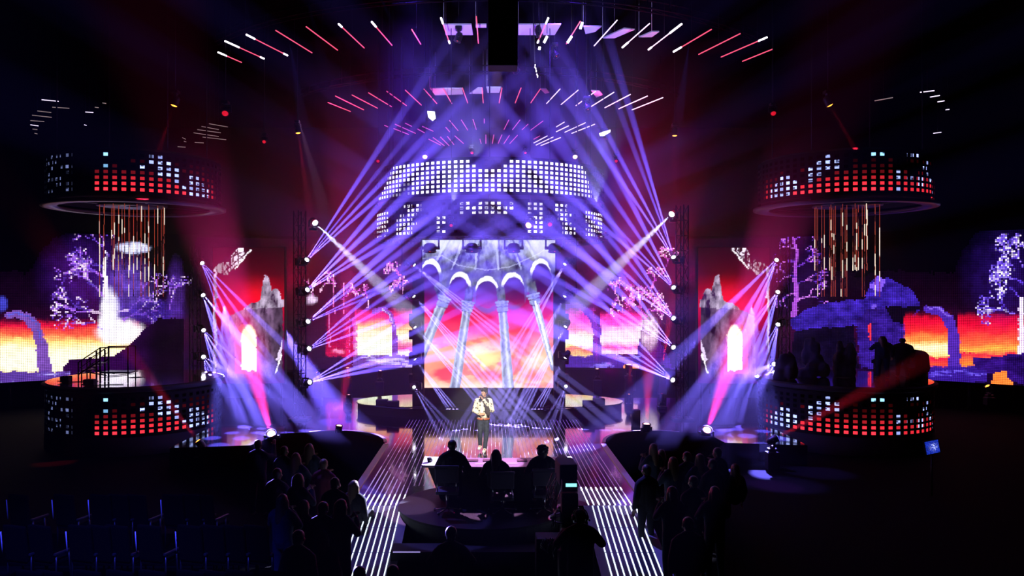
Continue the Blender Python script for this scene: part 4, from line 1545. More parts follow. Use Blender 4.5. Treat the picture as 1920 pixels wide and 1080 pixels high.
# broad blue beams from the ceiling, lamps hidden in the rig
rigs = [((965, 128), 26, (1150, 420), 24, 9, 26000), ((1040, 100), 27, (1240, 420), 25, 7, 22000), ((1100, 200), 27, (1200, 400), 25, 6, 14000),
        ((520, 600), 33.5, (640, 800), 27, 10.0, 420000), ((1335, 600), 33.5, (1215, 790), 27, 8.0, 300000), ((1010, 60), 26, (1075, 300), 26, 8, 8000),
        ((860, 70), 26, (760, 330), 26, 9, 7000)]
for k, (a, Ya, b, Yb, dg, wt) in enumerate(rigs):
    p, q_ = from_px(a, Ya, b, Yb)
    t, d = lamp(p, q_, 'dim', ['black lamp in the ceiling rig just right of the hanging column', 'black lamp in the ceiling rig throwing a wide blue beam to the right',
                               'lower black lamp in the rig throwing a violet beam to the right', 'black lamp behind the left tower panel throwing a wide blue beam',
                               'black lamp behind the right tower panel throwing a wide blue beam', 'black lamp in the front ceiling rig near the hanging bright parts',
                               'black lamp in the ceiling rig left of the hanging column'][k], 'lamps with wide blue beams', mount=(0, 0, 1), lr=0.02)
    beam(t, p, q_, dg, wt, BLUE if k != 2 else (0.35, 0.05, 1.0), gobo=False, blend=0.7, soft=0.08)
    zt = 15.0 if p.z > 5 else 6.2
    child(MB().tube(p + Vector((0, 0, 0.3)), (p.x, p.y, zt), 0.015, n=6).build('hanging_wire', metal), t)

# unseen spots added to lay blue on floor and ramps, lilac on the desk
fl = [((-1.75, 16.9, 0), (-6.0, 25, 10), 5, 14000), ((0.0, 17.3, 0.8), (0.3, 26.5, 14.0), 5.5, 60000), ((-0.9, 15.8, -0.3), (-5, 22, 12.5), 8, 9000), ((3.0, 15.1, -0.3), (-3, 21, 12.5), 6, 26000), ((-2.6, 15.3, -0.3), (-6.5, 21, 12.5), 6, 12000), ((-2.9, 18.5, 0), (-6.0, 24, 12), 7, 9000),
      ((3.2, 19.0, 0), (6.0, 24, 12), 7, 12000), ((0.5, 25.0, 0), (3.0, 27.5, 12.5), 14, 9000), ((2.7, 24.5, 0), (5.2, 29, 7), 10, 7000), ((-1.4, 22.5, 0), (-4.0, 27, 11), 14, 7000), ((-2.2, 25, 0), (-5.4, 29, 7), 8, 6000), ((-7.6, 24.5, 0), (-9.3, 28, 4), 30, 260000), ((8.0, 24.9, 0), (9.5, 29, 4), 30, 260000)]
for k, (tg, fr, dg, wt) in enumerate(fl):
    spot(fr, tg, dg, wt * 0.45, (0.15, 0.13, 1.0) if k > 1 else (0.8, 0.4, 0.9), gobo=k > 6, blend=0.2, soft=0.02, roll=k * 0.3)

# ------------------------------------------------------------------ glowing tubes on ceiling rings
ZT = 12.6
arc1 = [((409, 98), (453, 117)), ((422, 77), (495, 110)), ((462, 65), (539, 104)), ((517, 57), (585, 99)), ((574, 50), (633, 94)), ((635, 45), (683, 90)), ((697, 41), (735, 85)),
        ((772, 55), (789, 83)), ((827, 34), (843, 81)), ((893, 31), (897, 81)), ((1028, 34), (1008, 80)), ((1088, 40), (1062, 82)), ((1157, 38), (1114, 86)), ((1218, 44), (1167, 89)),
        ((1278, 45), (1216, 93)), ((1334, 55), (1263, 97)), ((1388, 63), (1310, 102)), ((1438, 70), (1352, 107)), ((1449, 92), (1392, 115))]
arc2 = [((615, 192), (657, 209)), ((629, 180), (682, 206)), ((660, 178), (708, 203)), ((691, 174), (734, 200)), ((725, 171), (762, 198)), ((760, 169), (790, 197)), ((795, 167), (819, 194)),
        ((831, 166), (847, 194)), ((867, 165), (877, 193)), ((904, 165), (906, 193)), ((941, 165), (936, 193)), ((977, 165), (966, 193)), ((1013, 167), (995, 193)), ((1050, 167), (1025, 194)),
        ((1084, 169), (1052, 196)), ((1117, 171), (1080, 198)), ((1151, 173), (1108, 200)), ((1182, 177), (1134, 202)), ((1214, 180), (1160, 204)), ((1243, 183), (1185, 206))]
arc3 = [((721, 235), (730, 239)), ((738, 241), (766, 252)), ((741, 233), (779, 250)), ((760, 231), (772, 237)), ((783, 242), (796, 249)), ((792, 237), (812, 246)), ((836, 239), (843, 247)), ((843, 226), (859, 245)),
        ((865, 225), (877, 244)), ((887, 224), (893, 243)), ((908, 223), (908, 231)), ((954, 225), (945, 243)), ((975, 225), (961, 243)), ((990, 233), (979, 243)), ((1018, 227), (995, 244)), ((1058, 229), (1043, 238)),
        ((1066, 236), (1043, 247)), ((1098, 230), (1059, 248)), ((1115, 233), (1072, 250))]
arc4 = [((804, 261), (826, 272)), ((812, 258), (833, 273)), ((826, 257), (842, 273)), ((839, 256), (851, 271)), ((853, 255), (869, 269)), ((900, 261), (902, 269)), ((911, 253), (911, 269)), ((926, 253), (923, 269)),
        ((941, 253), (934, 269)), ((955, 254), (945, 269)), ((970, 254), (956, 269)), ((1012, 255), (1001, 261)), ((1026, 255), (1001, 268)), ((1037, 257), (1005, 272)), ((1051, 258), (1014, 273))]
far1 = [((60, 216), (97, 220)), ((57, 226), (83, 228)), ((57, 234), (72, 236)), ((61, 242), (70, 243)), ((65, 250), (70, 251)), ((78, 187), (110, 190)), ((98, 201), (130, 203)), ((70, 208), (96, 211)), ((160, 210), (175, 211)), ((178, 201), (185, 202)), ((192, 193), (199, 194)),
        ((158, 234), (162, 235))]
far2 = [((392, 232), (427, 238)), ((378, 237), (410, 243)), ((370, 243), (414, 249)), ((363, 249), (410, 256)), ((380, 257), (424, 262)), ((342, 258), (348, 261)), ((345, 265), (349, 266)), ((365, 267), (382, 268)), ((333, 275), (348, 276))]
far3 = [((1725, 173), (1752, 170)), ((1744, 182), (1762, 179)), ((1758, 191), (1771, 189)), ((1640, 189), (1674, 183)), ((1773, 206), (1780, 205)), ((1750, 250), (1765, 248))]


def ring_ord(k):
    return nth(k, 99)


def tubes(lst, mats, place, group, z=ZT, rad=0.018):
    n = len(lst)
    for k, (a, b) in enumerate(lst):
        p, q_ = PZ(a[0], a[1], z), PZ(b[0], b[1], z)
        mid = (p + q_) / 2
        mat = mats[k % len(mats)] if not callable(mats) else mats(k, n)
        mb = MB()
        r1 = rad * (1.0 if mid.y < 40 else 1.15)
        mb.tube(p, q_, r1, n=6, mi=0)
        f = random.random()
        if n > 15 and (f < 0.75) and z == ZT and mid.y < 30:
            d = q_ - p
            s0 = 0.0 if k < 9 else (0.78 if k < 16 and k % 2 else 0.0)
            mb.tube(p + d * s0, p + d * min(1, s0 + random.uniform(.1, .35)), r1 * 1.7, n=8, mi=1)
            if f < 0.3:
                mb.tube(p + d * 0.9, q_, r1 * 1.7, n=8, mi=1)
        mb.tube(mid, mid + Vector((0, 0, 14.97 - z)), 0.004, n=4, mi=2)
        o = mb.build('light_tube', [mat, white_tube, metal])
        tag(o, 'thin glowing tube, %s in %s' % (nth(k, n), place), 'light tube', group)


white_tube = pbr('tube_white', (1, 1, 1), 0.3, emis=(0.95, 0.92, 1.0), es=3.0)
ORD = ORD + ['twenty-first']
tubes(arc1, lambda k, n: tube_red if k < 12 or k > 14 else tube_pale, 'the nearest ceiling arc', 'light tubes of the nearest arc')
tubes(arc2, lambda k, n: tube_red if k < 13 else tube_pale, 'the second ceiling arc', 'light tubes of the second arc', rad=0.02)
tubes(arc3, lambda k, n: tube_pink if k < 15 else tube_pale, 'the third ceiling arc', 'light tubes of the third arc', rad=0.02)
tubes(arc4, lambda k, n: tube_pink if k < 12 else tube_pale, 'the farthest, lowest ceiling arc', 'light tubes of the farthest arc', rad=0.02)
tubes(far1, [tube_faint, tube_faint, tube_pale], 'the faint cluster above the left drum', 'faint tubes above the left drum', 11.5, 0.014)
tubes(far2, [tube_faint], 'the faint cluster right of the left drum', 'faint tubes beside the left drum', 12.0, 0.014)
tubes(far3, [tube_pale, tube_pale, tube_pale, tube_faint], 'the faint cluster above the right drum', 'faint tubes above the right drum', 11.5, 0.016)

# ceiling sails catching the blue light
sail = pbr('pale_sail', (0.55, 0.55, 0.62), 0.7, noise=0.1)
sails = [((832, 46), (836, 66), (887, 66), (884, 46)), ((892, 46), (892, 52), (912, 52), (912, 46)), ((972, 46), (972, 66), (1040, 66), (1052, 46)), ((1094, 50), (1098, 64), (1116, 60), (1128, 50)), ((1130, 72), (1152, 72), (1190, 56), (1170, 54)), ((1198, 70), (1222, 60), (1236, 60), (1222, 70)),
         ((806, 166), (816, 179), (868, 177), (866, 166)), ((880, 176), (906, 176), (904, 165), (896, 165)), ((912, 164), (914, 174), (936, 174), (940, 164)), ((1013, 167), (1022, 176), (1030, 174), (1024, 167)), ((1108, 170), (1118, 183), (1130, 178), (1124, 171))]
for k, pts in enumerate(sails):
    v = [PZ(a, b, ZT + 0.5) for a, b in pts]
    nv = len(v)
    mb = MB().add([tuple(q_) for q_ in v] + [tuple(q_ + Vector((0, 0, 0.04))) for q_ in v],
                  [tuple(range(nv)), tuple(range(2 * nv - 1, nv - 1, -1))] + [(i, (i + 1) % nv, nv + (i + 1) % nv, nv + i) for i in range(nv)])
    c = sum(v, Vector()) / nv
    for q_ in v[:2]:
        mb.tube(q_, (q_.x, q_.y, 15), 0.006, n=4)
    near = k < 6
    i, m = (k, 6) if near else (k - 6, 5)
    tag(mb.build('ceiling_panel', sail), 'pale ceiling panel lit blue, %s behind the %s arc of tubes' % (nth(i, m), 'nearest' if near else 'second'), 'ceiling panel', 'ceiling panels')
# unseen up-lights added to brighten those panels
for a, b, dg, wt in (((-1.0, 22.5, 7.0), (-1.2, 26.2, 13), 40, 2600), ((3.0, 22.5, 7.0), (3.3, 26.2, 13), 46, 2600), ((-0.5, 30, 9.5), (-0.6, 35, 13), 40, 2600), ((4.2, 30, 9.5), (5.2, 35, 13), 30, 1500)):
    spot(a, b, dg, wt, (0.45, 0.45, 1.0), gobo=False, blend=0.5)

# bright hanging bits: two lit lamp housings and a cable bundle
for k, (pts, lab) in enumerate((([(801, 208), (815, 209), (817, 222), (811, 227), (803, 220)], 'white lit square lamp face hanging left under the second arc of tubes'),
                                ([(1123, 250), (1131, 247), (1145, 243), (1144, 248), (1132, 255), (1125, 255)], 'small white lit lamp face hanging right under the third arc of tubes'))):
    v = [P(a, b, 29) for a, b in pts]
    nv = len(v)
    c = sum(v, Vector()) / nv
    t = empty('flood_lamp', c)
    tag(t, lab, 'stage light', 'square flood lamps')
    mb = MB().add([tuple(q_) for q_ in v], [tuple(range(nv - 1, -1, -1))])
    child(mb.build('lamp_face', pbr('flood_face', (1, 1, 1), 0.4, emis=(0.75, 0.8, 1.0), es=2.6)), t)
    mb = MB().rbox(c + Vector((0, 0.18, 0)), (0.34, 0.3, 0.36), 0.03)
    mb.tube(c + Vector((0, 0.18, 0.15)), (c.x, c.y + 0.18, 15), 0.015)
    child(mb.build('lamp_housing', black), t)
for k, (a, b) in enumerate((((1092, 42), (1088, 54)), ((1026, 68), (1020, 80)), ((1012, 88), (1011, 93)), ((1072, 68), (1064, 80)))):
    p, q_ = PZ(*a, ZT), PZ(*b, ZT)
    p, q_ = P(a[0], a[1], 25), P(b[0], b[1], 25)
    t = empty('hanging_fitting', p)
    tag(t, 'small bluish white lit fitting, %s in the front ceiling rig' % nth([3, 1, 0, 2][k], 4), 'fitting', 'lit fittings in the rig')
    child(MB().tube(p, q_, 0.04).build('lit_glass', white_tube), t)
    child(MB().tube(p + Vector((0, 0.06, 0.1)), (p.x, p.y + 0.06, 15), 0.012).build('hanging_wire', metal), t)
pts = [P(1003, 122, 25) + Vector((0, 0, 0)), P(1004, 130, 25), P(1006, 138, 25), P(1009, 146, 25)]
t = empty('cable_bundle', pts[0])
tag(t, 'curved bundle of small glinting connectors hanging right of the dark column', 'cable bundle')
mb = MB()
rr = random.Random(6)
for a, b in zip(pts, pts[1:]):
    for q in range(3):
        c = a.lerp(b, rr.random()) + Vector((rr.uniform(-.02, .02), 0, 0))
        mb.ell(c, (0.018, 0.018, 0.03), 8)
child(mb.build('connectors', white_tube), t)  # glints put into the connectors by a glowing material
child(MB().path([(pts[0].x - 0.1, 25.05, 15)] + [p + Vector((0, 0.05, 0)) for p in pts], 0.02).build('cable', plastic), t)

# ring trusses carrying the tubes
for k, (cy_, rr_, nm) in enumerate(((37.6, 13.2, 'nearest'), (44.5, 11.6, 'second'))):
    mb = MB()
    n = 26
    a0, a1 = -PI / 2 - 0.85, -PI / 2 + 0.85
    pts = [Vector((rr_ * math.cos(a0 + (a1 - a0) * i / n), cy_ + rr_ * math.sin(a0 + (a1 - a0) * i / n), ZT + 0.9)) for i in range(n + 1)]
    for off in (Vector((0, 0, 0)), Vector((0, 0.35, 0)), Vector((0, 0.17, 0.3))):
        mb.path([p + off for p in pts], 0.03)
    for i in range(n):
        mb.tube(pts[i], pts[i + 1] + Vector((0, 0.35, 0)), 0.015, n=5)
        mb.tube(pts[i], pts[i] + Vector((0, 0.17, 0.3)), 0.015, n=5)
    for i in range(0, n + 1, 4):
        mb.tube(pts[i], pts[i] + Vector((0, 0, 1.6)), 0.012, n=5)
    tag(mb.build('ring_truss', hall), 'dark curved lighting truss above the %s arc of tubes' % nm, 'truss', 'curved ceiling trusses')

# dark hanging column, close to the camera
sp = empty('speaker_column', P(943, 123, 14.0))
tag(sp, 'black rectangular speaker column hanging at top centre', 'speaker column')
zb = P(0, 123, 14.0).z
for k in range(5):
    child(MB().rbox((P(943, 0, 14).x, 14.2, zb + 0.21 + k * 0.42), (0.515, 0.42, 0.415), 0.012).build('speaker_cabinet', black), sp)
child(MB().tube((P(943, 0, 14).x, 14.2, zb + 2.1), (P(943, 0, 14).x, 14.2, 15), 0.03).build('hanging_pole', metal), sp)


# ------------------------------------------------------------------ people
def remesh(mb, name, mat, voxel, parent, smooth=2, mat2=None):
    """fuse overlapping tapered limbs into one continuous skin"""
    o = mb.build(name, mat)
    m = o.modifiers.new('fuse', 'REMESH')
    m.mode = 'VOXEL'
    m.voxel_size = voxel
    m.use_smooth_shade = True
    s_ = o.modifiers.new('soft', 'SMOOTH')
    s_.factor = 0.5
    s_.iterations = smooth
    dg = bpy.context.evaluated_depsgraph_get()
    me = bpy.data.meshes.new_from_object(o.evaluated_get(dg))
    o.modifiers.clear()
    o.data = me
    me.materials.clear()
    me.materials.append(mat)
    o.parent = parent
    return o


def hand(mb, wrist, dirv, palmn, s=1.0, curl=0.5, side=1):
    """palm, four bent fingers of unequal length and a thumb from the side of the palm"""
    d = Vector(dirv).normalized()
    nrm = (Vector(palmn) - d * Vector(palmn).dot(d)).normalized()
    sd = d.cross(nrm) * side
    w_ = Vector(wrist)
    pc = w_ + d * 0.045 * s
    for q in (-0.028, -0.01, 0.01, 0.028):
        mb.capsule(w_ + sd * q * 0.6 * s, w_ + d * 0.085 * s + sd * q * s, 0.017 * s, 0.013 * s, 8)
    for i, (off, ln) in enumerate(((0.030, 0.070), (0.010, 0.080), (-0.010, 0.075), (-0.030, 0.058))):
        p0 = w_ + d * 0.088 * s + sd * off * s
        a = curl
        d1 = (d * math.cos(a) + nrm * math.sin(a)).normalized()
        p1 = p0 + d1 * ln * 0.45 * s
        d2 = (d * math.cos(2.1 * a) + nrm * math.sin(2.1 * a)).normalized()
        p2 = p1 + d2 * ln * 0.33 * s
        d3 = (d * math.cos(3.0 * a) + nrm * math.sin(3.0 * a)).normalized()
        p3 = p2 + d3 * ln * 0.25 * s
        mb.capsule(p0, p1, 0.0095 * s, 0.0088 * s, 8)
        mb.capsule(p1, p2, 0.0088 * s, 0.008 * s, 8)
        mb.capsule(p2, p3, 0.008 * s, 0.007 * s, 8)
    t0 = w_ + d * 0.03 * s + sd * 0.03 * s
    t1 = t0 + (d * 0.5 + sd * 0.75 + nrm * 0.25).normalized() * 0.04 * s
    t2 = t1 + (d * 0.85 + sd * 0.2 + nrm * 0.5).normalized() * 0.032 * s
    mb.capsule(t0, t1, 0.013 * s, 0.0105 * s, 8)
    mb.capsule(t1, t2, 0.0105 * s, 0.008 * s, 8)


def face_head(mb, c, fwd, s=1.0):
    """skull, jaw, nose, brows, lips, ears; c is the centre of the head, fwd where it looks"""
    f = Vector(fwd).normalized()
    up = Vector((0, 0, 1))
    r_ = f.cross(up).normalized()
    up = r_.cross(f).normalized()
    M = Matrix((r_, f, up)).transposed()
    q = lambda x, y, z: Vector(c) + M @ Vector((x, y, z)) * s
    mb.ell(q(0, -0.012, 0.025), (0.076 * s, 0.095 * s, 0.092 * s), 20, M)
    mb.ell(q(0, 0.022, -0.045), (0.056 * s, 0.062 * s, 0.068 * s), 16, M)
    mb.ell(q(0, 0.055, -0.088), (0.026 * s, 0.024 * s, 0.022 * s), 12, M)
    mb.capsule(q(0, 0.082, 0.012), q(0, 0.108, -0.026), 0.009 * s, 0.014 * s, 8)
    mb.capsule(q(-0.035, 0.074, 0.022), q(0.035, 0.074, 0.022), 0.010 * s, 0.010 * s, 8)
    mb.capsule(q(-0.020, 0.083, -0.057), q(0.020, 0.083, -0.057), 0.0075 * s, 0.0075 * s, 8)
    mb.capsule(q(-0.018, 0.080, -0.069), q(0.018, 0.080, -0.069), 0.0085 * s, 0.0085 * s, 8)
    for sx in (-1, 1):
        mb.ell(q(sx * 0.079, -0.01, -0.008), (0.012 * s, 0.02 * s, 0.032 * s), 10, M)
        mb.ell(q(sx * 0.042, 0.052, -0.028), (0.026 * s, 0.028 * s, 0.028 * s), 10, M)
    return q, M


# ---- the singer, local frame: x to the right of the picture, -y towards the camera
sg = empty('person', (P(905, 0, 22.5).x, 22.5, 0))
tag(sg, 'person singing on the catwalk in pale patterned jacket, dark jeans and white shoes', 'person')
HEADC = Vector((0.045, -0.02, 1.675))
LOOK = Vector((-0.62, -0.75, 0.0))
mb = MB()
q, Mh = face_head(mb, HEADC, LOOK)
mb.capsule((0.045, 0.0, 1.62), (0.03, 0.03, 1.45), 0.055, 0.062)
shl, shr = Vector((-0.155, 0.02, 1.42)), Vector((0.20, 0.03, 1.42))     # his right and left shoulder
mb.capsule((-0.10, 0.02, 1.42), (0.14, 0.03, 1.42), 0.075, 0.075)
mb.capsule((0.03, 0.02, 1.36), (0.02, 0.02, 1.12), 0.13, 0.11)
mb.capsule((-0.04, 0.02, 0.98), (0.08, 0.02, 0.98), 0.10, 0.10)
mb.capsule((0.02, 0.02, 1.12), (0.02, 0.02, 0.98), 0.11, 0.12)
ell_, elr = Vector((-0.235, 0.0, 1.15)), Vector((0.27, 0.0, 1.16))
wrl, wrr = Vector((-0.10, -0.16, 1.08)), Vector((0.00, -0.20, 1.50))
for s0, e0, w0 in ((shl, ell_, wrl), (shr, elr, wrr)):
    mb.capsule(s0, e0, 0.052, 0.042)
    mb.capsule(e0, w0, 0.042, 0.026)
hand(mb, wrl, (0.95, -0.12, 0.02), (0.1, 1, 0), curl=0.25, side=-1)
hand(mb, wrr, (-0.35, -0.25, 0.75), (-0.8, -0.1, -0.3), curl=0.75, side=1)
hipl, hipr = Vector((-0.06, 0.02, 0.93)), Vector((0.10, 0.02, 0.93))
knl, knr = Vector((-0.075, -0.03, 0.52)), Vector((0.105, -0.02, 0.49))
anl, anr = Vector((-0.07, 0.05, 0.16)), Vector((0.06, -0.03, 0.09))
for h0, k0, a0 in ((hipl, knl, anl), (hipr, knr, anr)):
    mb.capsule(h0, k0, 0.080, 0.052)
    mb.capsule(k0, a0, 0.052, 0.036)
    mb.capsule(a0, a0 + Vector((-0.02, -0.15, -0.04)), 0.035, 0.028)
remesh(mb, 'body', skin, 0.0075, sg, 1)
# eyes and brows
for sx in (-1, 1):
    MB().ell(q(sx * 0.030, 0.083, 0.004), 0.011, 10).build('eye', pbr('eye_white', (0.7, 0.68, 0.65), 0.2), sg)
    MB().capsule(q(sx * 0.014, 0.092, 0.026), q(sx * 0.046, 0.084, 0.028), 0.005, 0.004, 8).build('eyebrow', hairm, sg)
mb = MB()
mb.ell(q(0, -0.02, 0.048), (0.088, 0.108, 0.088), 18, Mh)
mb.ell(q(0, 0.055, 0.088), (0.066, 0.05, 0.034), 14, Mh)
mb.ell(q(0.035, 0.072, 0.066), (0.040, 0.025, 0.026), 12, Mh)
for sx in (-1, 1):
    mb.ell(q(sx * 0.074, -0.02, 0.01), (0.018, 0.05, 0.05), 12, Mh)
mb.ell(q(0, -0.085, -0.02), (0.062, 0.04, 0.06), 12, Mh)
for i in range(26):
    a = random.uniform(0, 2 * PI)
    mb.ell(q(0.075 * math.cos(a), -0.02 + 0.09 * math.sin(a), random.uniform(0.04, 0.125)), random.uniform(0.014, 0.024), 8)
remesh(mb, 'hair', hairm, 0.009, sg, 1)


def jacket_mat():
    m = bpy.data.materials.new('patterned_jacket')
    n = nodes(m)
    b = n.nodes['Principled BSDF']
    b.inputs['Roughness'].default_value = 0.8
    tc = n.nodes.new('ShaderNodeTexCoord')
    vo = n.nodes.new('ShaderNodeTexVoronoi')
    vo.inputs['Scale'].default_value = 14
    rp = n.nodes.new('ShaderNodeValToRGB')
    rp.color_ramp.elements[0].position = 0.26
    rp.color_ramp.elements[0].color = (0.05, 0.04, 0.04, 1)
    rp.color_ramp.elements[1].position = 0.36
    rp.color_ramp.elements[1].color = (0.78, 0.72, 0.58, 1)
    n.links.new(tc.outputs['Object'], vo.inputs['Vector'])
    n.links.new(vo.outputs['Distance'], rp.inputs[0])
    n.links.new(rp.outputs[0], b.inputs['Base Color'])
    return m


def side_cut(mb, keep):
    return mb


jm = jacket_mat()
mb = MB()
mb.capsule((-0.12, 0.02, 1.425), (0.165, 0.03, 1.425), 0.085, 0.085)
mb.capsule((0.03, 0.03, 1.36), (0.02, 0.03, 1.03), 0.158, 0.145)
mb.capsule((-0.06, 0.03, 1.01), (0.10, 0.03, 1.01), 0.112, 0.112)
mb.capsule((-0.07, -0.02, 1.36), (-0.06, -0.02, 1.06), 0.10, 0.09)
mb.capsule((0.13, -0.01, 1.36), (0.12, -0.01, 1.06), 0.10, 0.09)
for s0, e0, w0 in ((shl, ell_, wrl), (shr, elr, wrr)):
    mb.capsule(s0, e0, 0.078, 0.066)
    mb.capsule(e0, e0.lerp(w0, 0.9), 0.066, 0.045)
jk = remesh(mb, 'jacket', jm, 0.011, sg, 2)
# dark lapel and scarf falling over his left side
mb = MB()
for x, z0, z1, rr_ in ((0.155, 1.47, 1.06, 0.055), (0.115, 1.46, 1.12, 0.05)):
    mb.capsule((x - 0.03, -0.075, z0 - 0.02), (x, -0.105, z1), rr_ * 0.9, rr_)
mb.capsule((-0.02, -0.05, 1.50), (0.06, -0.09, 1.30), 0.045, 0.05)
mb.capsule((-0.03, -0.03, 1.51), (0.10, 0.02, 1.51), 0.05, 0.05)
lp = remesh(mb, 'dark_lapel', pbr('dark_lapel', (0.035, 0.025, 0.03), 0.8, noise=0.6, nscale=40), 0.01, sg, 2)
mb = MB()
mb.capsule((0.00, -0.10, 1.44), (-0.03, -0.11, 1.10), 0.04, 0.05)
remesh(mb, 'shirt', pbr('white_shirt', (0.75, 0.72, 0.7), 0.8), 0.01, sg, 2)
mb = MB()
for h0, k0, a0 in ((hipl, knl, anl), (hipr, knr, anr)):
    mb.capsule(h0 + Vector((0, 0, -0.04)), k0, 0.098, 0.070)
    mb.capsule(k0, a0 + Vector((0, 0, 0.015)), 0.070, 0.058)
mb.capsule((-0.05, 0.02, 0.90), (0.09, 0.02, 0.90), 0.108, 0.108)
mb.capsule((0.02, 0.02, 0.92), (0.02, 0.02, 0.84), 0.11, 0.09)
remesh(mb, 'jeans', pbr('dark_denim', (0.028, 0.036, 0.062), 0.85, noise=0.9, nscale=22), 0.011, sg, 2)
mb = MB().lathe((0.02, 0.02, 0.925), [(0.150, -0.022), (0.158, -0.02), (0.158, 0.02), (0.150, 0.022), (0.140, 0.0)], 28, Matrix.Diagonal((1.15, 0.85, 1)))
b_ = mb.build('belt', pbr('tan_belt', (0.45, 0.13, 0.06), 0.5), sg)
MB().rbox((0.02, -0.118, 0.925), (0.045, 0.012, 0.035), 0.004).build('buckle', steel, b_)
for a0, dx_ in ((anl, -0.03), (anr, -0.03)):
    mb = MB()
    toe = a0 + Vector((dx_, -0.17, -0.055))
    heel = a0 + Vector((0, 0.03, -0.045))
    mb.capsule(heel, toe, 0.052, 0.044)
    mb.capsule(heel + Vector((0, -0.05, 0.03)), toe + Vector((0, 0.05, 0.012)), 0.046, 0.036)
    mb.capsule(a0 + Vector((0, 0, -0.01)), a0 + Vector((0, -0.05, -0.035)), 0.05, 0.045)
    mb.capsule(heel + Vector((0, 0, 0.04)), heel, 0.045, 0.042)
    sh = remesh(mb, 'shoe', pbr('white_shoe', (0.75, 0.74, 0.72), 0.5), 0.009, sg, 2)
sg.location.z = 0.0
mic = empty('microphone', (0, 0, 0))
tag(mic, 'handheld black microphone held by the singer in front of the mouth', 'microphone')
mp = sg.location + wrr + Vector((-0.05, -0.035, 0.065))
mt = sg.location + q(0.01, 0.135, -0.066)
md = (mt - mp).normalized()
mic.location = mp - md * 0.1
child(MB().tube(mp - md * 0.10, mt - md * 0.03, 0.012, 0.017).build('handle', plastic), mic)
child(MB().ell(mt, 0.027, 14).build('grille', steel), mic)


